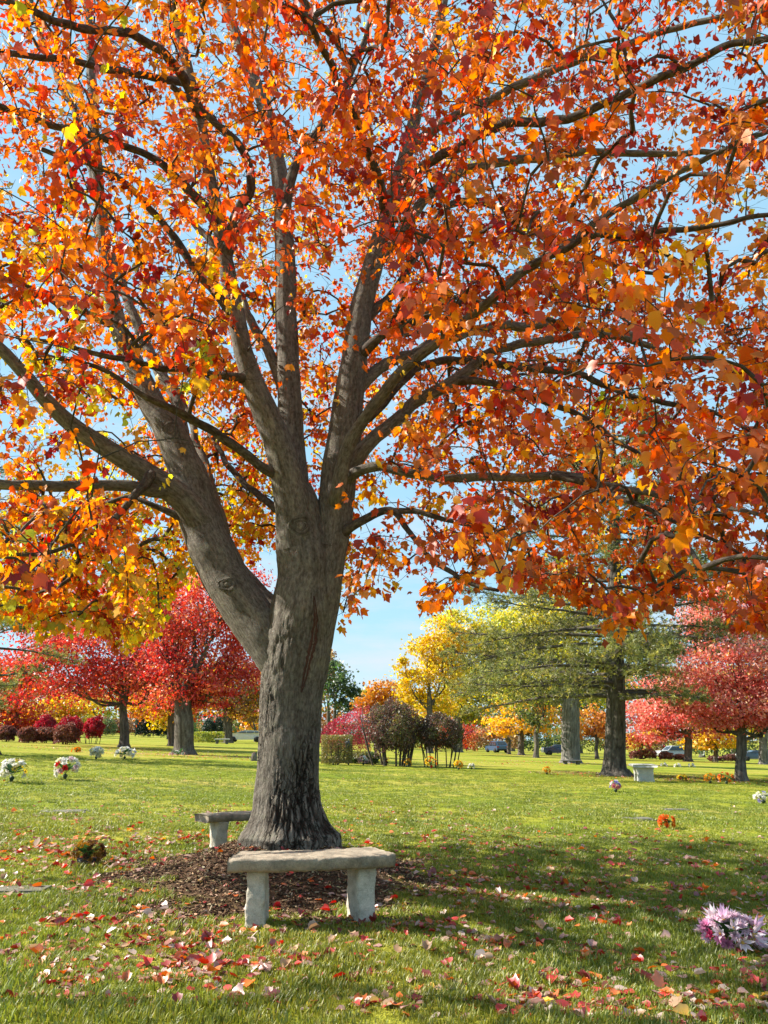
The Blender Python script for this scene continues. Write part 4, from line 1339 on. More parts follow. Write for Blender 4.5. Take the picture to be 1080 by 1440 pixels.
CRIM = [((0.20, 0.010, 0.024), 2), ((0.34, 0.016, 0.035), 3), ((0.46, 0.03, 0.05), 1.5)]
PBR = [((0.12, 0.045, 0.038), 2), ((0.20, 0.075, 0.058), 3), ((0.28, 0.12, 0.08), 1.2)]
ROSE = [((0.36, 0.028, 0.055), 2), ((0.50, 0.060, 0.090), 3), ((0.60, 0.13, 0.13), 1.6)]
DUSK = [((0.050, 0.038, 0.028), 2), ((0.085, 0.060, 0.040), 3), ((0.15, 0.065, 0.055), 2.4), ((0.14, 0.13, 0.05), 1.4)]
CLIP = [((0.12, 0.11, 0.03), 2), ((0.18, 0.16, 0.04), 3), ((0.24, 0.19, 0.06), 1.5)]
gd, gb = 'crimson domed shrubs beside the red maple', 'brown rounded shrubs beside the red maple'
bush('burning_bush', 61, 64, 16.5, 1006, 1030, CRIM, 'low crimson domed shrub standing behind the brown ones', gd)
bush('burning_bush', 97, 62, 20, 1006, 1044, CRIM, 'middle crimson domed shrub between two others', gd)
bush('burning_bush', 130, 60, 16, 1007, 1045, CRIM, 'crimson domed shrub nearest the forked red maple', gd, bare=0.18)
for bx, rx, ty, Y, lab in ((8, 15, 1019, 58, 'brown rounded shrub at the outer end of the row'), (37, 15, 1021, 57, 'small brown rounded shrub second from the outer end of its row'),
                           (62, 17, 1021, 58, 'brown rounded shrub below the low crimson dome'), (92, 19, 1015, 56, 'largest brown rounded shrub in front of the crimson domes')):
    bush('rounded_shrub', bx, Y, rx, ty, 1046, PBR, lab, gb)
bush('burning_bush', 488, 52, 42, 986, 1036, ROSE, 'broad rose-pink shrub sloping up behind the clipped hedge', shape='slope', n_max=12000)
bush('clipped_hedge', 474, 37, 24, 1031, 1064, CLIP, 'clipped square olive hedge right of the main trunk', boxy=True, n_max=10000, cat='hedge')
bush('low_shrub', 512, 39, 26, 1056, 1068, CLIP + GRN, 'low green shrub spreading right of the clipped hedge', stems=4)
bush('stemmed_shrub', 553, 38, 42, 980, 1066, DUSK, 'dark purplish shrub on many bare stems behind the flowers', stems=13, bare=0.10, stem_r=0.05, n_max=15000, leaf=0.07)
bush('stemmed_shrub', 617, 38, 36, 1001, 1068, DUSK + [((0.14, 0.15, 0.05), 1)], 'shorter dark shrub on thin straight poles beside the yellow-green tree', stems=14, bare=0.26, stem_r=0.028, n_max=11000, leaf=0.07)
for k, (bx, ty) in enumerate(((893, 1055), (912, 1052), (935, 1056), (955, 1060), (1003, 1062), (1023, 1060))):
    bush('rounded_shrub', bx, 92, 11, ty, 1071, PBR, ['russet round shrub first along the far row behind white bench', 'tallest russet round shrub along the far row', 'russet round shrub third along the far row',
         'small russet round shrub just left of the slim pink maple trunk', 'russet round shrub right of the slim pink maple trunk', 'russet round shrub last along the far row before the forked maple'][k], 'russet shrubs along the far edge of the lawn', leaf=0.1, n_max=1800, stems=3)
for k, (bx, ty) in enumerate(((197, 1004), (212, 999), (227, 1006), (292, 1008), (306, 1006))):
    bush('evergreen', bx, 112, 10, ty, 1037, DGRN, ['dark evergreen first in the row right of the crimson maple trunk', 'tallest dark evergreen right of the crimson maple trunk', 'dark evergreen just left of the slim trunk',
         'dark evergreen right of the thick flared trunk', 'dark evergreen beside the far flat bench'][k], 'dark evergreens at the far edge', leaf=0.14, n_max=3000, stems=2, cat='evergreen tree')
bush('green_shrub', 150, 105, 14, 1010, 1037, GRN, 'green shrub behind the crimson domes', leaf=0.12, n_max=2000, stems=3)
for bx in (282, 303):
    bush('low_hedge', bx, 84, 12, 1028, 1041, [((0.22, 0.26, 0.03), 2), ((0.34, 0.34, 0.04), 2)], 'low lime-green hedge %s the thick flared trunk' % ('beside' if bx == 282 else 'farther from'), 'low lime hedges', boxy=True, leaf=0.1, n_max=1500, stems=2, cat='hedge')
bush('green_shrub', 120, 108, 12, 1003, 1035, YGR, 'yellow-green shrub above the middle crimson dome', leaf=0.12, n_max=1500, stems=3)

hedge_words = ['brownish', 'dark green', 'olive', 'russet']
for k in range(20):
    hx = -60 + k * 63
    pal = [BRN, GRN, OLIVE, BRN + RED][k % 4]
    bush('far_hedge', hx, 132 + (k * 37 % 11), 46, 1004 + (k * 29 % 14), 1040, pal, 'distant %s thicket closing off the lawn below the far trees' % hedge_words[k % 4],
         'distant %s thickets along the far edge' % hedge_words[k % 4], leaf=0.36, n_max=2600, stems=3, cat='thicket')

# ------------------------------------------------------------------ stone benches
M_SEAT = mat_stone('weathered_concrete', (0.37, 0.315, 0.245), (0.12, 0.105, 0.085), 0.9, 8.0)
M_LEG = mat_stone('pale_concrete', (0.58, 0.53, 0.45), (0.22, 0.21, 0.17), 0.8, 9.0)
M_STONE = mat_stone('white_stone', (0.50, 0.49, 0.46), (0.26, 0.26, 0.25), 0.6, 5.0)
M_DARKSTONE = mat_stone('dark_slab', (0.13, 0.12, 0.11), (0.07, 0.065, 0.06), 0.6, 5.0)

def rough(v, amt, sc, seed):
    q = np.asarray(v) * sc
    return np.stack([fbm(q, seed + i, 3) - 0.5 for i in range(3)], -1) * amt

def arc_slab(root, R0, R1, half_deg, z0, z1, mat, seed=1):
    """curved seat: outer arc R1, inner arc R0, about the bench's own centre of curvature at the origin of angle"""
    na, nr = 60, 16
    prof = []
    for k in range(nr + 1): prof.append((R0 + (R1 - R0) * k / nr, z1))
    e = 0.016
    prof[0] = (R0 + e, z1); prof[-1] = (R1 - e, z1)
    prof += [(R1 - 0.004, z1 - 0.006), (R1, z1 - e), (R1 - 0.004, (z0 + z1) / 2 + .01), (R1 - 0.012, z0 + 0.025), (R1 - 0.026, z0 + 0.006), (R1 - 0.05, z0)]
    prof += [(R0 + 0.05, z0), (R0 + 0.02, z0 + 0.01), (R0, (z0 + z1) / 2), (R0, z1 - e), (R0 + 0.004, z1 - 0.006)]
    prof = np.array(prof)
    m_ = len(prof)
    an = np.radians(np.linspace(-half_deg, half_deg, na))
    v = np.stack([np.sin(an)[:, None] * prof[None, :, 0], -np.cos(an)[:, None] * prof[None, :, 0], np.repeat(prof[None, :, 1], na, 0)], -1)
    v = v.reshape(-1, 3)
    v += rough(v, 0.012, 12, seed) + rough(v, 0.013, 42, seed + 5)
    edge_ = (v[:, 2] > z0 + 0.02) & (np.hypot(v[:, 0], v[:, 1]) > R1 - 0.03)
    chip_ = np.clip(fbm(v * 16, seed + 40, 2) - 0.58, 0, 1) * 0.10 * edge_
    v[:, 2] -= chip_; v[:, :2] *= (1 - chip_ * 0.35)[:, None]
    i = np.arange(na - 1)[:, None] * m_; j = np.arange(m_)[None]; j2 = (j + 1) % m_
    f = np.stack([i + j, i + j2, i + m_ + j2, i + m_ + j], -1).reshape(-1, 4)[:, ::-1]
    n0 = len(v)
    mid0 = v[:m_].mean(0); mid1 = v[-m_:].mean(0)
    v = np.concatenate([v, [mid0, mid1]])
    jj = np.arange(m_)
    t0 = np.stack([jj, np.full(m_, n0), (jj + 1) % m_], -1)
    t1 = np.stack([(na - 1) * m_ + jj, (na - 1) * m_ + (jj + 1) % m_, np.full(m_, n0 + 1)], -1)
    o = obj('seat', mesh('seat', v, [f, t0, t1]), mat, root)
    return o

def slab_leg(name, root, mat, c, ang, w, d, h, waist=1.0, seed=1, flare_top=1.0):
    """upright block: w along the seat, d across it; waist < 1 pinches the middle"""
    n, rows = 40, 26
    t = np.arange(n) / n * 2 * math.pi
    sx = np.sign(np.cos(t)) * np.abs(np.cos(t)) ** 0.28; sy = np.sign(np.sin(t)) * np.abs(np.sin(t)) ** 0.28
    V = []
    for k in range(rows):
        s = k / (rows - 1)
        pin = 1 - (1 - waist) * math.sin(s * math.pi) ** 0.9
        wt = 1 + (flare_top - 1) * s ** 3
        V.append(np.stack([sx * w / 2 * (1.04 - 0.08 * s), sy * d / 2 * pin * wt, np.full(n, s * h)], -1))
    v = np.concatenate(V)
    v += rough(v + seed, 0.030, 13, seed) + rough(v + seed, 0.014, 34, seed + 3)
    ca, sa = math.cos(ang), math.sin(ang)
    v = v @ np.array([[ca, sa, 0], [-sa, ca, 0], [0, 0, 1]]) + np.array(c)
    i = np.arange(rows - 1)[:, None] * n; j = np.arange(n)[None]; j2 = (j + 1) % n
    f = np.stack([i + j, i + j2, i + n + j2, i + n + j], -1).reshape(-1, 4)
    top = np.array([np.arange(n) + (rows - 1) * n])
    o = obj(name, mesh(name, v, [f, top]), mat, root)
    return o

def curved_bench(ang_deg, Rm, depth, half_deg, seat_h, label, leg_off, leg_w, leg_d, waist, seed, thick=0.095, twist=0.0):
    """a curved bench of the ring round the tree, at compass angle ang_deg from it (0 = towards the camera)"""
    a = math.radians(ang_deg)
    c = TREE + np.array([math.sin(a), -math.cos(a)]) * Rm
    b0 = gpt(*c)
    root = empty('stone_bench', b0, label, 'bench', 'curved stone benches round the maple', a + twist)
    off = np.array([0, Rm, 0])
    s = arc_slab(root, Rm - depth / 2, Rm + depth / 2, half_deg, seat_h - thick, seat_h, M_SEAT, seed)
    s.location = off
    for k, sg in enumerate((-1, 1)):
        la = math.radians(leg_off * sg)
        p = np.array([math.sin(la) * Rm, -math.cos(la) * Rm, 0]) + off
        wa = a + twist
        wp_ = b0[:2] + np.array([math.cos(wa) * p[0] - math.sin(wa) * p[1], math.sin(wa) * p[0] + math.cos(wa) * p[1]])
        zg = gpt(*wp_)[2] - b0[2] - 0.05
        slab_leg('leg', root, M_LEG, [p[0], p[1], zg], la, leg_w, leg_d, seat_h - thick - zg + 0.004, waist, seed + 10 * k)
    return root

curved_bench(12.0, 2.10, 0.44, 15.5, 0.475, 'weathered concrete bench with pale rough legs in front of the maple trunk', 10.6, 0.145, 0.27, 0.95, 3, 0.095)
curved_bench(202, 1.75, 0.36, 19, 0.42, 'stone bench with a waisted pedestal half hidden behind the maple trunk', 11.5, 0.15, 0.30, 0.62, 9, 0.085)

def straight_bench(pt, rz, L, D, H, mat_s, mat_l, label, leg_w=0.2, leg_d=0.4, waist=0.8, thick=0.09, legs=2, group=None, seed=4):
    root = empty('stone_bench', pt, label, 'bench', group, rz)
    n = 24
    xs_ = np.linspace(-L / 2, L / 2, n); 
    prof = np.array([(-D / 2 + .02, H), (-D / 4, H), (D / 4, H), (D / 2 - .02, H), (D / 2, H - .02), (D / 2, H - thick + .02), (D / 2 - .03, H - thick), (-D / 2 + .03, H - thick), (-D / 2, H - thick + .02), (-D / 2, H - .02)])
    m_ = len(prof)
    v = np.stack([np.repeat(xs_[:, None], m_, 1), np.repeat(prof[None, :, 0], n, 0), np.repeat(prof[None, :, 1], n, 0)], -1).reshape(-1, 3)
    v += rough(v, 0.018, 9, seed)
    i = np.arange(n - 1)[:, None] * m_; j = np.arange(m_)[None]; j2 = (j + 1) % m_
    f = np.stack([i + j, i + m_ + j, i + m_ + j2, i + j2], -1).reshape(-1, 4)
    e0 = np.arange(m_)[None]; e1 = (np.arange(m_) + (n - 1) * m_)[::-1][None]
    obj('seat', mesh('seat', v, [f[:, ::-1], e0, e1]), mat_s, root)
    for sg in ((-1, 1) if legs == 2 else (0,)):
        slab_leg('leg', root, mat_l, [sg * L * 0.32, 0, -0.06], 0, leg_w, leg_d, H - thick + 0.064, waist, seed + sg)
    return root

bp_ = G(909, 1100)
straight_bench(bp_ + np.array([0.1, 0.55, 0]), R(80), 1.25, 0.86, 0.60, M_STONE, M_STONE, 'white stone bench with a thick pedestal beside the dark pine trunk', 0.16, 0.66, 0.86, 0.09)
bp_ = G(804, 1075)
straight_bench(bp_, R(4), 1.30, 0.40, 0.42 * 0.62, M_DARKSTONE, M_DARKSTONE, 'dark slab bench in front of the thick grey trunk', 0.22, 0.34, 0.85, 0.08)
straight_bench(at_px(312, 80), R(3), 1.5, 0.5, 0.5, M_STONE, M_DARKSTONE, 'far pale slab bench beside the straight dark trunk', 0.25, 0.4, 0.85, 0.12)

# ------------------------------------------------------------------ grave markers
M_MARK = mat_stone('flat_marker', (0.17, 0.16, 0.13), (0.10, 0.10, 0.07), 0.5, 5.0)
for k, (mx_, my_, w, lab) in enumerate(((85, 1142, 0.75, 'flat grey grave marker sunk in the sunny grass far from the maple'), (30, 1253, 0.42, 'flat grey grave marker half hidden by leaves beside the dry chrysanthemums'),
        (893, 1152, 0.6, 'flat pale grave marker left of the orange flowers on the lawn'),
        (950, 1139, 0.5, 'flat grave marker behind the orange flowers on the lawn'))):
    p = G(mx_, my_)
    root = empty('grave_marker', p, lab, 'grave marker', 'flat grave markers in the lawn', R(random.uniform(-6, 6)))
    mb = MB(); mb.box((0, 0, -0.020), (w * 1.15, w * 0.75, 0.05), 0, taper=0.985)
    mb.obj('base', M_MARK, root, smooth=False)
    mb = MB(); mb.box((0, 0, 0.010), (w, w * 0.58, 0.02), 0, taper=0.97)
    mb.obj('plaque', M_MARK, root, smooth=False)

# ------------------------------------------------------------------ flowers
M_PETAL = mat_leaf('petal', 0.35, 0.03, 0.5)
M_VASE = mat_plain('vase_green', (0.025, 0.05, 0.025), 0.6, 0.3, 20)
M_POT = mat_plain('dark_pot', (0.03, 0.03, 0.028), 0.6, 0.3, 20)
bloom_cache = {}
def bloom_mesh(kind, col, var=0):
    key = (kind, col, var)
    if key in bloom_cache: return bloom_cache[key]
    g = np.random.default_rng(len(bloom_cache) + 5)
    V, Fq, C = [], [], []
    layers = {'mum': [(9, 0.50, 0.10), (8, 0.42, 0.45), (6, 0.28, 0.85)], 'daisy': [(11, 0.5, 0.12)], 'rose': [(6, 0.45, 0.35), (5, 0.36, 0.75), (4, 0.22, 1.1)],
              'lily': [(3, 0.95, 0.75), (3, 0.88, 0.95)], 'puff': [(10, 0.5, -0.1), (10, 0.5, 0.4), (8, 0.42, 0.8), (5, 0.3, 1.15)]}[kind]
    wid = {'mum': 0.30, 'daisy': 0.22, 'rose': 0.55, 'lily': 0.26, 'puff': 0.30}[kind]
    for li, (n, L, up) in enumerate(layers):
        for k in range(n):
            a = 2 * math.pi * (k + 0.5 * li) / n + g.normal() * 0.08
            el = up + g.normal() * 0.08
            d = np.array([math.cos(a) * math.cos(el), math.sin(a) * math.cos(el), math.sin(el)])
            s = np.array([-math.sin(a), math.cos(a), 0])
            u_ = np.cross(s, d) * -1
            w = wid * L * (1 + 0.15 * g.normal())
            Lk = L * (1 + 0.10 * g.normal())
            o = len(V)
            curl = -0.10 if kind != 'lily' else -0.20
            pts = [d * 0.04, d * Lk * 0.5 + s * w * 0.55 + u_ * 0.06, d * Lk + u_ * curl * -Lk * 0.6, d * Lk * 0.5 - s * w * 0.55 + u_ * 0.06, d * Lk * 0.55 - u_ * 0.04]
            V += pts
            Fq += [[o, o + 1, o + 4], [o, o + 4, o + 3], [o + 4, o + 1, o + 2], [o + 4, o + 2, o + 3]]
            c = np.array(col) * math.exp(g.normal() * 0.14)
            C += [c * 0.85, c, np.minimum(c * 1.1, .9), c, c]
    if kind in ('daisy', 'lily'):
        o = len(V); cc = (0.10, 0.04, 0.015) if kind == 'daisy' else (0.70, 0.45, 0.10)
        for k in range(6): V.append(np.array([0.13 * math.cos(k * math.pi / 3), 0.13 * math.sin(k * math.pi / 3), 0.05])); C.append(np.array(cc))
        V.append(np.array([0, 0, 0.14 if kind == 'daisy' else 0.45])); C.append(np.array(cc))
        Fq += [[o + k, o + (k + 1) % 6, o + 6] for k in range(6)]
    me = mesh('bloom', np.array(V), np.array(Fq), True, None, np.clip(np.array(C), 0.004, 0.88))
    bloom_cache[key] = me
    return me
leaf_green = single_leaf('leaf', (0.035, 0.085, 0.022), 1.0, 0.2, 0.2, False)
ov = np.array([(0, 0, 0), (.16, .3, .03), (.17, .6, .03), (0, 1, -.05), (-.17, .6, .03), (-.16, .3, .03), (0, .35, 0), (0, .65, 0)])
of = np.array([[0, 1, 6, 0], [6, 1, 2, 7], [7, 2, 3, 3], [0, 6, 5, 5], [6, 7, 4, 5], [7, 3, 4, 4]])
spear = mesh('leaf', ov, [np.array([[6, 1, 2, 7], [6, 7, 4, 5]]), np.array([[0, 1, 6], [0, 6, 5], [7, 2, 3], [7, 3, 4]])], True, None, np.repeat([(0.040, 0.095, 0.028)], 8, 0))

def dir_rot(d, spin=0.0):
    q = Vector(d).to_track_quat('Z', 'Y')
    return (q @ __import__('mathutils').Quaternion((0, 0, 1), spin)).to_euler()

def bouquet(pt, W, H, blooms, label, cat='flowers', name='flower_bouquet', group=None, bsize=0.10, vase=True, n_leaf=7, seed=1, spread=1.0):
    """blooms: list of (kind, colour, count)"""
    g = np.random.default_rng(seed)
    root = empty(name, pt, label, cat, group)
    zh = 0.0
    if vase:
        mb = MB(); mb.tube(np.array([[0, 0, -0.05], [0, 0, 0.03], [0, 0, H * 0.16], [0, 0, H * 0.20]]), np.array([0.030, 0.035, 0.055, 0.058]), 12)
        mb.obj('vase', M_VASE, root)
        zh = H * 0.08
    c = np.array([0, 0, zh + (H - zh) * 0.45])
    todo = [(k, col) for k, col, n in blooms for _ in range(n)]
    g.shuffle(todo) if False else random.Random(seed).shuffle(todo)
    N = len(todo)
    for i, (k, col) in enumerate(todo):
        ga = i * 2.39996
        zz = 1 - 1.5 * (i + 0.5) / N
        r = math.sqrt(max(0, 1 - zz * zz))
        d = unit(np.array([r * math.cos(ga), r * math.sin(ga), zz]) + g.normal(size=3) * 0.12)
        p = c + d * np.array([W / 2, W / 2 * 0.8, (H - zh) * 0.5]) * (0.80 + 0.15 * g.random())
        o = obj('bloom', bloom_mesh(k, col, i % 2), M_PETAL, root, tuple(p), dir_rot(unit(d + np.array([0, -0.25, 0.35])), g.random() * 6.28), bsize * (0.85 + 0.35 * g.random()))
    for i in range(n_leaf):
        a = 2 * math.pi * i / n_leaf + g.random()
        d = np.array([math.cos(a), math.sin(a), 0.15 + 0.7 * g.random()])
        q = Vector(unit(d)).to_track_quat('Y', 'Z')
        o = obj('leaf', spear, M_PETAL, root, tuple(c * np.array([1, 1, 0.7])), q.to_euler(), (W * 0.62, W * 0.62, W * 0.62))
    # stems
    mb = MB()
    for i in range(5):
        a = 1.26 * i
        mb.tube(np.array([[0, 0, 0.02], [0.02 * math.cos(a), 0.02 * math.sin(a), c[2] * 0.6], [W * 0.22 * math.cos(a), W * 0.18 * math.sin(a), c[2]]]), [0.005, 0.004, 0.003], 4)
    st = mb.obj('stems', M_VASE, root); props(st, kind='stuff')
    return root

WHITE, CREAM, YELL, ORAN, PINKC, HOT, REDC = (0.78, 0.76, 0.72), (0.74, 0.70, 0.50), (0.78, 0.55, 0.03), (0.78, 0.25, 0.02), (0.72, 0.42, 0.52), (0.62, 0.08, 0.30), (0.55, 0.03, 0.03)
def fl(px, py, wpx, hpx, blooms, label, group=None, seed=1, **k):
    p = G(px, py); u = pxm(p[1], py)
    return bouquet(p, wpx * u, hpx * u, blooms, label, group=group, seed=seed, **k)
gw, go = 'white flower bouquets on graves at the left', 'orange flower bouquets on graves'
fl(16, 1100, 40, 34, [('puff', WHITE, 9), ('daisy', YELL, 6), ('mum', CREAM, 3)], 'white hydrangeas with yellow dark-eyed daisies in the grass', seed=2, bsize=0.20)
fl(91, 1097, 36, 33, [('puff', WHITE, 8), ('puff', (0.72, 0.55, 0.60), 4), ('rose', REDC, 3), ('mum', CREAM, 3)], 'white and blush flowers with a touch of red in the grass', seed=3, bsize=0.20)
fl(135, 1068, 18, 18, [('puff', CREAM, 8), ('puff', WHITE, 4)], 'small cream bouquet left of the forked maple trunk', gw, 4, bsize=0.26)
fl(175, 1068, 28, 17, [('puff', WHITE, 9), ('mum', CREAM, 6)], 'wide white and cream bouquet in front of the forked maple trunk', gw, 5, bsize=0.26)
fl(107, 1058, 12, 7, [('mum', ORAN, 7)], 'small orange flowers behind the cream bouquet', go, 6, bsize=0.25, vase=False)
fl(250, 1064, 24, 9, [('mum', (0.6, 0.35, 0.33), 6), ('mum', WHITE, 3)], 'low pink and white flowers at the foot of the thick flared trunk', None, 7, bsize=0.22, vase=False)
fl(511, 1076, 16, 13, [('puff', (0.55, 0.38, 0.40), 8), ('mum', WHITE, 3)], 'dusty pink bouquet beside the dark lantern post', None, 8, bsize=0.2)
fl(543, 1077, 7, 9, [('rose', (0.25, 0.04, 0.02), 5)], 'small dark red flowers between pink and orange bouquets', None, 9, bsize=0.14)
fl(574, 1079, 11, 13, [('mum', (0.78, 0.42, 0.03), 9)], 'amber bouquet in front of the dark stemmed shrub', go, 10, bsize=0.16)
fl(606, 1081, 17, 18, [('mum', ORAN, 9), ('mum', YELL, 5), ('rose', REDC, 2)], 'largest orange bouquet below the thin-poled shrub', go, 11, bsize=0.18)
fl(645, 1083, 13, 14, [('mum', (0.78, 0.40, 0.02), 8), ('mum', YELL, 4)], 'yellow-orange bouquet right of the thin-poled shrub', go, 12, bsize=0.18)
fl(663, 1082, 9, 8, [('puff', WHITE, 6)], 'tiny white flowers beside the yellow-orange bouquet', None, 13, bsize=0.15)
fl(769, 1089, 10, 11, [('mum', (0.78, 0.36, 0.03), 9)], 'lone orange bouquet on the lawn left of the slab bench', go, 14, bsize=0.17)
fl(866, 1114, 15, 17, [('puff', (0.7, 0.25, 0.32), 4), ('puff', WHITE, 3), ('mum', (0.25, 0.22, 0.55), 3), ('rose', REDC, 2)], 'pink, white and blue bouquet in front of the pine trunk', None, 15, bsize=0.14)
fl(938, 1166, 24, 20, [('mum', (0.72, 0.13, 0.015), 11), ('mum', ORAN, 8)], 'vivid orange-red flowers alone on the open lawn', None, 16, bsize=0.10, vase=False)
fl(960, 1098, 15, 9, [('mum', YELL, 6), ('mum', (0.45, 0.10, 0.04), 3)], 'low yellow flowers right of the white stone bench', None, 17, bsize=0.16, vase=False)
fl(999, 1102, 16, 15, [('mum', (0.78, 0.34, 0.02), 10), ('mum', YELL, 3)], 'amber bouquet next to the white bench side of the forked maple', go, 18, bsize=0.15)
fl(1022, 1103, 24, 17, [('mum', ORAN, 12), ('rose', (0.55, 0.10, 0.03), 5)], 'broad orange bouquet at the foot of the forked pink maple', go, 19, bsize=0.15)
fl(1074, 1130, 22, 17, [('puff', WHITE, 6), ('mum', CREAM, 5), ('mum', (0.45, 0.40, 0.70), 2)], 'white and cream flowers at the edge of the lawn', None, 20, bsize=0.15)
for px_, py_ in ((934, 1078), (953, 1079), (973, 1079)):
    fl(px_, py_, 9, 5, [('puff', WHITE, 6)], 'tiny patch of white flowers on the far lawn', 'tiny white flowers on the far lawn', int(px_), bsize=0.2, vase=False, n_leaf=3)
# pink lilies in front, brown chrysanthemums at the side
p = G(1032, 1338)
LIL = (0.80, 0.67, 0.75)
bouquet(p, 0.40, 0.24, [('lily', LIL, 9), ('puff', (0.68, 0.28, 0.48), 8), ('rose', (0.52, 0.05, 0.16), 8), ('puff', (0.78, 0.58, 0.68), 13), ('lily', (0.74, 0.48, 0.66), 5)], 'pink lilies with magenta blooms lying on the shaded grass', seed=22, bsize=0.095, vase=False, n_leaf=8)
p = G(124, 1216)
r_ = bouquet(p, 0.36, 0.24, [('mum', (0.30, 0.15, 0.02), 20), ('mum', (0.12, 0.055, 0.02), 22), ('mum', (0.42, 0.20, 0.03), 8)], 'withered brown and gold chrysanthemums in a dark pot', 'flower pot', 'potted_chrysanthemum', None, 0.075, False, 10, 23)
mb = MB(); mb.tube(np.array([[0, 0, -0.03], [0, 0, 0.0], [0, 0, 0.05], [0, 0, 0.06], [0, 0, 0.05]]), np.array([0.09, 0.095, 0.115, 0.12, 0.105]), 20)
mb.obj('pot', M_POT, r_)

# lantern on a stake, stump
p = G(490, 1076)
root = empty('lantern_post', p, 'dark stake with a blue lantern head beside the clipped hedge', 'garden lantern')
mb = MB(); mb.tube(np.array([[0, 0, -.1], [0, 0, 0.75]]), [0.035, 0.03], 8); mb.obj('stake', M_POT, root)
M_BLUE = mat_plain('blue_paint', (0.03, 0.06, 0.16), 0.5, 0.3, 9)
mb = MB(); mb.tube(np.array([[0, 0, 0.73], [0, 0, 0.78], [0, 0, 1.0], [0.02, 0, 1.12]]), [0.06, 0.13, 0.16, 0.05], 8); mb.obj('head', M_BLUE, root)
mb = MB(); mb.tube(np.array([[0, 0, 0.42], [-0.16, 0, 0.52], [-0.20, 0, 0.38]]), [0.02, 0.02, 0.05], 6); mb.obj('hook', M_POT, root)
p = G(357, 1070)
root = empty('tree_stump', p, 'short dark wooden stump left of the main trunk on the lawn', 'stump')
mb = MB(); mb.tube(np.array([[0, 0, -.1], [0, 0, 0.1], [0.01, 0, 0.33]]), [0.17, 0.14, 0.12], 12); mb.obj('bark', M_BARK_FAR, root)
mb = MB(); mb.tube(np.array([[0.01, 0, 0.325], [0.01, 0, 0.345]]), [0.11, 0.10], 12); mb.obj('cut_top', M_WOUND, root)

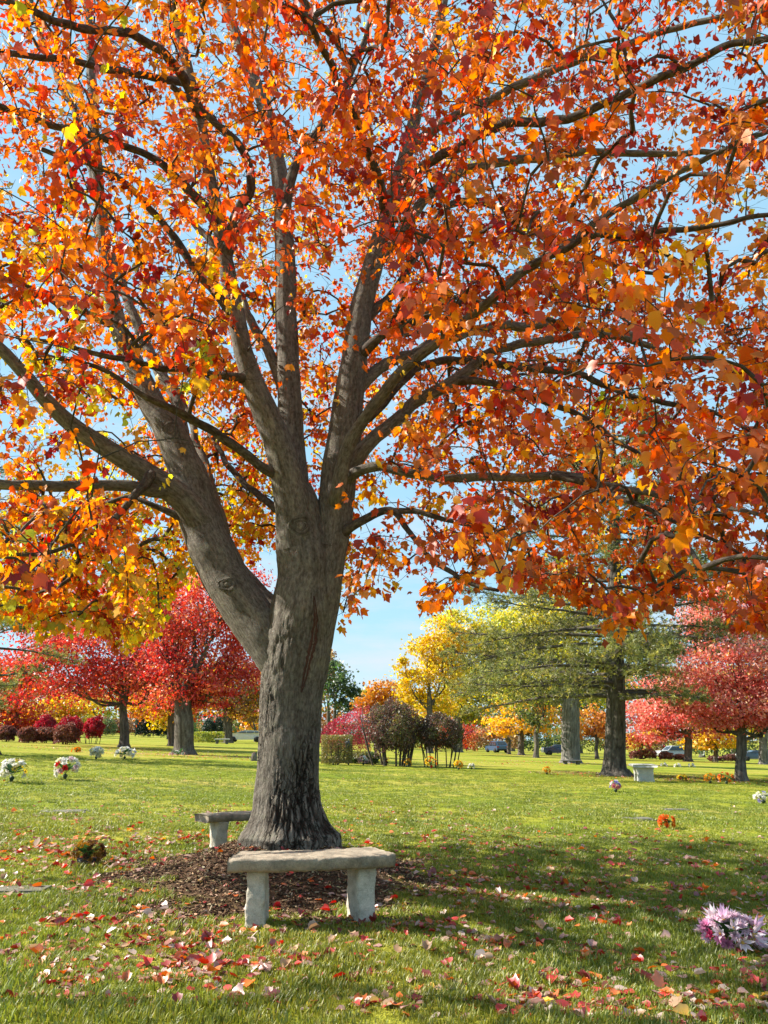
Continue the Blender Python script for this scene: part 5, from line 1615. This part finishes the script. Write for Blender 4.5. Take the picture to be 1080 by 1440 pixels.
# ------------------------------------------------------------------ cars
M_GLASS = mat_plain('car_glass', (0.02, 0.025, 0.03), 0.08, 0.1, 3, spec=0.8)
M_TYRE = mat_plain('tyre', (0.02, 0.02, 0.02), 0.85, 0.2, 20)
M_RIM = mat_plain('rim', (0.35, 0.35, 0.36), 0.35, 0.1, 20, metal=0.8)
M_LAMP_R = mat_plain('tail_lamp', (0.35, 0.015, 0.015), 0.25, 0.1, 10)
M_LAMP_W = mat_plain('head_lamp', (0.65, 0.66, 0.66), 0.15, 0.05, 10)
def car(pt, rz, col, label, suv=True, group='cars parked beyond the lawn'):
    mt = mat_plain('car_paint', col, 0.3, 0.06, 4, coat=0.6)
    root = empty('parked_car', pt, label, 'car', group, rz)
    h = 1.72 if suv else 1.42
    side = np.array([(-2.25, .38), (-2.28, .75), (-2.18, 1.02), (-1.15, 1.08), (-.45, h - .06), (.2, h), (1.5, h - .05), (2.08, 1.12 if suv else 1.0), (2.22, .95), (2.25, .45), (1.95, .30), (-2.0, .30)])
    n = len(side)
    V, Fq = [], []
    rows = [(-0.86, .94), (-0.93, 1.0), (0.93, 1.0), (0.86, .94)]
    ww = lambda z: 1.0 if z < 1.05 else 1.0 - 0.22 * (z - 1.05) / (h - 1.05)
    for y, s in rows:
        for x, z in side: V.append((x * (0.97 if abs(y) < .9 else 1), y * ww(z), z))
    Fs = []
    for r in range(3):
        for k in range(n): Fs.append([r * n + k, r * n + (k + 1) % n, (r + 1) * n + (k + 1) % n, (r + 1) * n + k])
    me = mesh('body', np.array(V), [np.array(Fs), np.array([list(range(n))[::-1]]), np.array([list(range(3 * n, 4 * n))])], False)
    obj('body', me, mt, root)
    for s in (-1, 1):
        y0, y1 = 0.945 * ww(1.1) * s, 0.945 * ww(h - .15) * s
        for xa, xb, xc, xd in ((-0.95, 0.1, 0.1, -0.42), (0.18, 1.05, 1.05, 0.18), (1.13, 1.75, 1.5, 1.13)):
            V = np.array([(xa, y0, 1.1), (xb, y0, 1.1), (xc, y1, h - .16), (xd, y1, h - .16)])
            V2 = V - np.array([0, 0.02 * s, 0])
            obj('window', mesh('window', np.concatenate([V, V2]), np.array([[0, 1, 2, 3], [7, 6, 5, 4], [0, 4, 5, 1], [1, 5, 6, 2], [2, 6, 7, 3], [3, 7, 4, 0]]), False), M_GLASS, root)
    def pane(nm, q, mt_):
        q = np.array(q); q2 = q + np.array([(-0.03 if q[0][0] > 0 else 0.03), 0, -.01])
        obj(nm, mesh(nm, np.concatenate([q, q2]), np.array([[0, 1, 2, 3], [7, 6, 5, 4], [0, 4, 5, 1], [1, 5, 6, 2], [2, 6, 7, 3], [3, 7, 4, 0]]), False), mt_, root)
    zr = 1.12 if suv else 1.0
    pane('rear_window', [(2.06, -.70, zr + .05), (2.06, .70, zr + .05), (1.64, .60, h - .12), (1.64, -.60, h - .12)], M_GLASS)
    pane('windscreen', [(-1.12, -.72, 1.13), (-1.12, .72, 1.13), (-.55, .62, h - .12), (-.55, -.62, h - .12)], M_GLASS)
    for s in (-1, 1):
        mb = MB(); mb.box((2.225, .74 * s, .86), (.06, .26, .2)); mb.obj('tail_light', M_LAMP_R, root, smooth=False)
        mb = MB(); mb.box((-2.245, .66 * s, .82), (.08, .36, .15)); mb.obj('headlight', M_LAMP_W, root, smooth=False)
        for x in (-1.42, 1.42):
            mb = MB(); mb.tube(np.array([[x, .72 * s, .33], [x, .96 * s, .33]]), [.34, .34], 18); w = mb.obj('wheel', M_TYRE, root)
            mb = MB(); mb.tube(np.array([[x, .95 * s, .33], [x, .985 * s, .33]]), [.21, .19], 12); mb.obj('rim', M_RIM, w)
    mb = MB(); mb.box((2.27, 0, .45), (.08, 1.7, .22)); mb.obj('bumper', M_TYRE, root, smooth=False)
    return root
car(at_px(698, 122), R(-74), (0.035, 0.07, 0.13), 'dark blue parked car seen from behind near the golden maple')
car(at_px(945, 112), R(8), (0.42, 0.43, 0.44), 'silver parked car between the pink maple trunks')
car(at_px(1060, 108), R(-5), (0.05, 0.08, 0.14), 'navy parked car behind the forked pink maple', False)
car(at_px(785, 112), R(0), (0.03, 0.05, 0.11), 'navy parked car left of the thick grey trunk', False)
car(at_px(345, 98), R(5), (0.62, 0.62, 0.62), 'white parked car far off left of the main trunk', False)

# ------------------------------------------------------------------ grass blades, mulch chips
def clump(seed, n=26, rad=0.075, h=0.045, w=0.0034):
    g = np.random.default_rng(seed)
    V, Q, T, C = [], [], [], []
    for k in range(n):
        a = g.random() * 6.283; r = rad * math.sqrt(g.random())
        b = np.array([r * math.cos(a), r * math.sin(a), -0.006])
        la = g.random() * 6.283
        lean = np.array([math.cos(la), math.sin(la), 0]) * (0.15 + 0.75 * g.random())
        hh = h * (0.55 + 0.75 * g.random())
        s = np.array([-math.sin(la + g.normal() * .6), math.cos(la), 0]) * w * (0.7 + 0.6 * g.random())
        m_ = b + np.array([0, 0, hh * 0.55]) + lean * hh * 0.28
        t = b + np.array([0, 0, hh * (1 - 0.18 * g.random())]) + lean * hh * 0.85
        o = len(V)
        V += [b - s, b + s, m_ + s * .8, m_ - s * .8, t]
        Q.append([o, o + 1, o + 2, o + 3]); T.append([o + 3, o + 2, o + 4])
        c = np.array([(0.165, 0.215, 0.018), (0.245, 0.275, 0.022), (0.330, 0.320, 0.036), (0.42, 0.35, 0.10)][min(3, int(abs(g.normal()) * 1.25))]) * math.exp(g.normal() * 0.15)
        C += [c * 0.9] * 2 + [c] * 3
    return mesh('grass_clump', np.array(V), [np.array(Q), np.array(T)], True, None, np.array(C))

m, ns, ln = new_mat('grass_blade')
out = node(ns, 'ShaderNodeOutputMaterial')
at = node(ns, 'ShaderNodeAttribute', attribute_name='tint')
it = node(ns, 'ShaderNodeAttribute', attribute_name='patch')
it.attribute_type = 'INSTANCER'
mm = node(ns, 'ShaderNodeMix', data_type='RGBA', blend_type='MULTIPLY'); mm.inputs[0].default_value = 1
ln.new(at.outputs['Color'], mm.inputs[6]); ln.new(it.outputs['Vector'], mm.inputs[7])
d = node(ns, 'ShaderNodeBsdfDiffuse'); t = node(ns, 'ShaderNodeBsdfTranslucent')
ln.new(mm.outputs[2], d.inputs['Color']); ln.new(mm.outputs[2], t.inputs['Color'])
mx = node(ns, 'ShaderNodeMixShader'); mx.inputs[0].default_value = 0.45
ln.new(d.outputs[0], mx.inputs[1]); ln.new(t.outputs[0], mx.inputs[2])
gl = node(ns, 'ShaderNodeBsdfGlossy'); gl.inputs['Roughness'].default_value = 0.5
mx2 = node(ns, 'ShaderNodeMixShader'); mx2.inputs[0].default_value = 0.05
ln.new(mx.outputs[0], mx2.inputs[1]); ln.new(gl.outputs[0], mx2.inputs[2])
ln.new(mx2.outputs[0], out.inputs['Surface'])
M_GRASS = m

gg = np.random.default_rng(17)
def scatter(y0, y1, per_m2, wide=0.62):
    area = wide * (y1 * y1 - y0 * y0) + 2 * (y1 - y0)
    n = int(area * per_m2)
    y = np.sqrt(y0 * y0 + gg.random(n) * (y1 * y1 - y0 * y0))
    x = (gg.random(n) * 2 - 1) * (wide * y + 0.8)
    return x, y
gx, gy, gs = [], [], []
for y0, y1, dn, sc in ((3.6, 8.0, 420, 0.9), (8.0, 13.0, 190, 1.15), (13.0, 21.0, 80, 1.5), (21.0, 36.0, 34, 2.0)):
    x, y = scatter(y0, y1, dn)
    gx.append(x); gy.append(y); gs.append(np.full(len(x), sc))
gx, gy, gs = np.concatenate(gx), np.concatenate(gy), np.concatenate(gs)
mk = mulch_mask(gx, gy)
keep = gg.random(len(gx)) > mk * 1.02
gx, gy, gs, mk = gx[keep], gy[keep], gs[keep], mk[keep]
n = len(gx)
q = np.stack([gx * 0.9, gy * 0.9, 0 * gx], -1)
pt_ = fbm(q, 51, 3); dry = fbm(q * 0.45 + 9, 52, 3); tuft_ = fbm(q * 2.6, 53, 2)
patch = np.stack([0.70 + 0.55 * pt_ + 0.75 * np.clip(dry - 0.48, 0, 1), 0.72 + 0.55 * pt_ + 0.25 * np.clip(dry - 0.48, 0, 1), 0.75 + 0.5 * pt_], -1)
gscale = gs * (0.55 + 1.0 * np.clip(tuft_ - 0.15, 0, 1)) * np.clip(gg.normal(1, 0.2, n), 0.5, 1.6)
gp_ = np.stack([gx, gy, gz(gx, gy)], -1)
gme = bpy.data.meshes.new('grass')
gme.vertices.add(n)
gme.vertices.foreach_set('co', gp_.astype(np.float32).ravel())
def put(me, nm, kind, arr, fld):
    me.attributes.new(nm, kind, 'POINT').data.foreach_set(fld, np.asarray(arr, np.float32).ravel())
put(gme, 'patch', 'FLOAT_VECTOR', patch, 'vector')
put(gme, 'turn', 'FLOAT_VECTOR', np.stack([gg.normal(size=n) * .12, gg.normal(size=n) * .12, gg.random(n) * 6.283], -1), 'vector')
put(gme, 'size', 'FLOAT_VECTOR', np.stack([gscale, gscale, gscale * np.interp(gy, [4, 8, 13, 21, 36], [1.0, 0.8, 0.5, 0.32, 0.18])], -1), 'vector')
clumps = []
for k in range(5):
    me = clump(60 + k); me.materials.append(M_GRASS)
    clumps.append(bpy.data.objects.new('grass_clump', me))
ng = bpy.data.node_groups.new('grass', 'GeometryNodeTree')
ng.interface.new_socket('Geometry', in_out='INPUT', socket_type='NodeSocketGeometry')
ng.interface.new_socket('Geometry', in_out='OUTPUT', socket_type='NodeSocketGeometry')
N = ng.nodes
gi, go_ = N.new('NodeGroupInput'), N.new('NodeGroupOutput')
m2p = N.new('GeometryNodeMeshToPoints')
iop = N.new('GeometryNodeInstanceOnPoints')
jn = N.new('GeometryNodeJoinGeometry')
for o in clumps:
    g2i = N.new('GeometryNodeGeometryToInstance')
    oi = N.new('GeometryNodeObjectInfo'); oi.inputs['Object'].default_value = o
    ng.links.new(oi.outputs['Geometry'], g2i.inputs[0]); ng.links.new(g2i.outputs[0], jn.inputs[0])
def nattr(nm, ty):
    a = N.new('GeometryNodeInputNamedAttribute'); a.data_type = ty; a.inputs['Name'].default_value = nm
    return a
at_, as_ = nattr('turn', 'FLOAT_VECTOR'), nattr('size', 'FLOAT_VECTOR')
ng.links.new(gi.outputs[0], m2p.inputs['Mesh']); ng.links.new(m2p.outputs[0], iop.inputs['Points'])
ng.links.new(jn.outputs[0], iop.inputs['Instance']); iop.inputs['Pick Instance'].default_value = True
e2r = N.new('FunctionNodeEulerToRotation')
ng.links.new(at_.outputs['Attribute'], e2r.inputs[0]); ng.links.new(e2r.outputs[0], iop.inputs['Rotation'])
ng.links.new(as_.outputs['Attribute'], iop.inputs['Scale'])
ng.links.new(iop.outputs[0], go_.inputs[0])
grass = obj('grass', gme, M_GRASS)
props(grass, label='short green lawn grass with yellowish patches', kind='stuff')
md = grass.modifiers.new('grass', 'NODES'); md.node_group = ng

# bark chips on the mound
nc = 17000
a = gg.random(nc) * 6.283; r = np.sqrt(gg.random(nc))
cx = TREE[0] + 0.02 + np.cos(a) * r * 2.1; cy = TREE[1] - 0.25 + np.sin(a) * r * 2.25
ok = gg.random(nc) < mulch_mask(cx, cy)
cx, cy = cx[ok], cy[ok]; nc = len(cx)
cz = gz(cx, cy) + 0.004 + 0.012 * gg.random(nc)
d1 = unit(gg.normal(size=(nc, 3)) * np.array([1, 1, 0.35])); d2 = unit(np.cross(d1, gg.normal(size=(nc, 3)) * 0.4 + np.array([0, 0, 1.0])))
d3 = np.cross(d1, d2)
l1 = (0.006 + 0.022 * gg.random((nc, 1)) ** 1.8); l2 = (0.002 + 0.006 * gg.random((nc, 1))); l3 = 0.003
c0 = np.stack([cx, cy, cz], -1)
sg = np.array([(-1, -1, -1), (1, -1, -1), (1, 1, -1), (-1, 1, -1), (-1, -1, 1), (1, -1, 1), (1, 1, 1), (-1, 1, 1)])
v = c0[:, None] + sg[None, :, :1] * (d1 * l1)[:, None] + sg[None, :, 1:2] * (d2 * l2)[:, None] + sg[None, :, 2:] * (d3 * l3)[:, None]
fb = np.array([[3, 2, 1, 0], [4, 5, 6, 7], [0, 1, 5, 4], [1, 2, 6, 5], [2, 3, 7, 6], [3, 0, 4, 7]])
f = (fb[None] + (np.arange(nc) * 8)[:, None, None]).reshape(-1, 4)
ccol = colours(nc, [((0.06, 0.034, 0.021), 3), ((0.13, 0.078, 0.046), 3), ((0.23, 0.155, 0.09), 2), ((0.36, 0.27, 0.17), 1.0)], gg)
M_CHIP = mat_tint('bark_chip', 0.95, 0.1)
ch = obj('mulch', mesh('mulch', v.reshape(-1, 3), f, False, None, np.repeat(ccol, 8, 0)), M_CHIP)
props(ch, label='dark bark mulch heaped round the maple trunk', kind='stuff')

# ------------------------------------------------------------------ fallen leaves
FALL = {'pale pink': (0.46, 0.27, 0.24), 'blush white': (0.55, 0.42, 0.37), 'bright red': (0.48, 0.035, 0.030), 'dark red': (0.22, 0.018, 0.022), 'orange': (0.62, 0.14, 0.025), 'tan': (0.42, 0.26, 0.15), 'yellow': (0.68, 0.40, 0.05)}
fk = list(FALL); fw = np.array([0.22, 0.12, 0.17, 0.20, 0.16, 0.11, 0.02])
fr = np.random.default_rng(29)
def leaf_spots(n, y0, y1, wide):
    xs_, ys_ = [], []
    tot = 0
    while tot < n:
        y = y0 * (y1 / y0) ** fr.random(4000)
        x = (fr.random(4000) * 2 - 1) * (wide * y + 0.5)
        cl = fbm(np.stack([x * 1.1, y * 1.1, 0 * x], -1), 88, 2)
        cl2 = fbm(np.stack([x * 3.5, y * 3.5, 0 * x], -1), 89, 2)
        dt = np.hypot(x - 0.5, y - 6.2)
        w = np.clip((cl - 0.2) * 2.0, 0.25, 1) * np.clip((cl2 - 0.22) * 2.4, 0.22, 1) * np.clip(1.35 - dt / 8.5, 0.05, 1)
        w = w * np.where(mulch_mask(x, y) > 0.5, 0.30, 1.0)
        k = fr.random(4000) < w
        xs_.append(x[k]); ys_.append(y[k]); tot += k.sum()
    return np.concatenate(xs_)[:n], np.concatenate(ys_)[:n]
variants = {}
for j, kname in enumerate(fk):
    for s_, (fo_, cu_) in enumerate(((0.20, 0.22), (0.62, 0.42), (-0.35, 0.40), (0.42, -0.38))):
        me = single_leaf('fallen_leaf', FALL[kname], 1.0, fo_, cu_, True, s_ % 2 == 1 or j in (0, 5))
        me.materials.append(M_FALLEN)
        variants[(j, s_)] = me
x, y = leaf_spots(300, 4.75, 9.2, 0.50)
gfl = 'fallen maple leaves on the ground'
marks = [('the pink lilies', G(1032, 1338)), ('the withered chrysanthemums', G(124, 1216)), ('bench left leg', G(360, 1308)), ('bench right leg', G(495, 1297)), ('the back bench', G(315, 1200)),
         ('the upright orange leaf', G(930, 1398)), ('the orange-red flowers', G(938, 1166)), ('the flat marker by the pot', G(30, 1253))]
mkp = np.array([m_[1][:2] for m_ in marks])
mkv = mulch_mask(x, y)
for i in range(300):
    j = int(fr.choice(7, p=fw / fw.sum()))
    z = float(gz(x[i:i + 1], y[i:i + 1])[0])
    tilt = abs(fr.normal()) * 0.30
    up_edge = fr.random() < 0.06
    if up_edge: tilt = 1.0 + 0.4 * fr.random()
    where = 'on bark mulch round the trunk' if mkv[i] > 0.5 else ('on grass before the near bench' if y[i] < 6.6 and x[i] < 0.3 else 'on shaded grass right of the near bench' if x[i] > 0.0 else 'on grass left of the mulch')
    dm = np.hypot(*(mkp - np.array([x[i], y[i]])).T); jm = int(np.argmin(dm))
    where = ('on mulch ' if mkv[i] > 0.5 else 'on grass ') + ('close beside ' if dm[jm] < 0.5 else 'near ' if dm[jm] < 1.1 else 'far from ') + marks[jm][0]
    posture = 'upright' if up_edge else 'lying'
    o = obj('fallen_leaf', variants[(j, int(fr.integers(0, 4)))], None, None, (x[i], y[i], z + 0.014 + (0.03 if up_edge else 0)), None, float(np.clip(fr.normal(0.071, 0.016), 0.04, 0.105)))
    o.rotation_mode = 'XYZ'
    o.rotation_euler = (tilt * math.cos(i * 2.4), tilt * math.sin(i * 2.4), fr.random() * 6.283)
    props(o, '%s%s maple leaf %s %s' % ('small ' if o.scale[0] < 0.062 else 'large ' if o.scale[0] > 0.084 else '', fk[j], posture, where), 'leaf', gfl)
# the upright orange leaf
p = G(930, 1398)
o = obj('fallen_leaf', variants[(4, 0)], None, None, tuple(p + np.array([0, 0, 0.025])), (R(70), 0.15, 0.4), 0.095)
props(o, 'vivid orange maple leaf standing upright in the grass below the pink lilies', 'leaf', gfl)

x1, y1 = leaf_spots(6200, 4.4, 11.0, 0.56)
x2, y2 = leaf_spots(2600, 8.0, 26.0, 0.60)
lx_ = np.concatenate([x1, x2]); ly_ = np.concatenate([y1, y2])
# litter under the other trees
for (bx, by), rr_, nn_, in (((866, 1091), 3.4, 900), ((1043, 1099), 3.6, 800), ((804, 1073), 5, 700), ((174, 1055), 7, 800), ((258, 1063), 4, 600), ((610, 1070), 6, 500), ((733, 1062), 6, 600)):
    c = G(bx, by)
    a = fr.random(nn_) * 6.283; r = rr_ * np.sqrt(fr.random(nn_))
    lx_ = np.concatenate([lx_, c[0] + 0.2 * rr_ + r * np.cos(a) * 1.3]); ly_ = np.concatenate([ly_, c[1] + r * np.sin(a) * 0.8])
nl = len(lx_)
lpz = np.stack([lx_, ly_, gz(lx_, ly_) + 0.015], -1)
az = fr.random(nl) * 6.283
tdir = np.stack([np.cos(az), np.sin(az), fr.normal(size=nl) * 0.18], -1)
nrm = np.stack([fr.normal(size=nl) * .25, fr.normal(size=nl) * .25, np.ones(nl)], -1)
ji = fr.choice(7, p=np.array([0.17, 0.08, 0.18, 0.20, 0.19, 0.16, 0.02]), size=nl)
fc = np.array([FALL[k] for k in fk])[ji] * np.exp(fr.normal(size=(nl, 1)) * 0.2)
v, f, k1 = leaf_batch(lpz, tdir, nrm, np.clip(fr.normal(0.058, 0.015, nl), 0.03, 0.10), fr.normal(0.2, 0.4, nl), fr.normal(0.15, 0.28, nl), soft=True)
fl_ = obj('fallen_leaves', mesh('fallen_leaves', v, f, True, None, np.clip(np.repeat(fc, k1, 0), 0.004, 0.85)), M_FALLEN)
props(fl_, label='red, orange and pale pink leaves scattered over the lawn', kind='stuff')
print('grass clumps', n, 'triangles', sum(len(o.data.loops) - 2 * len(o.data.polygons) for o in S.objects if o.type == 'MESH'))
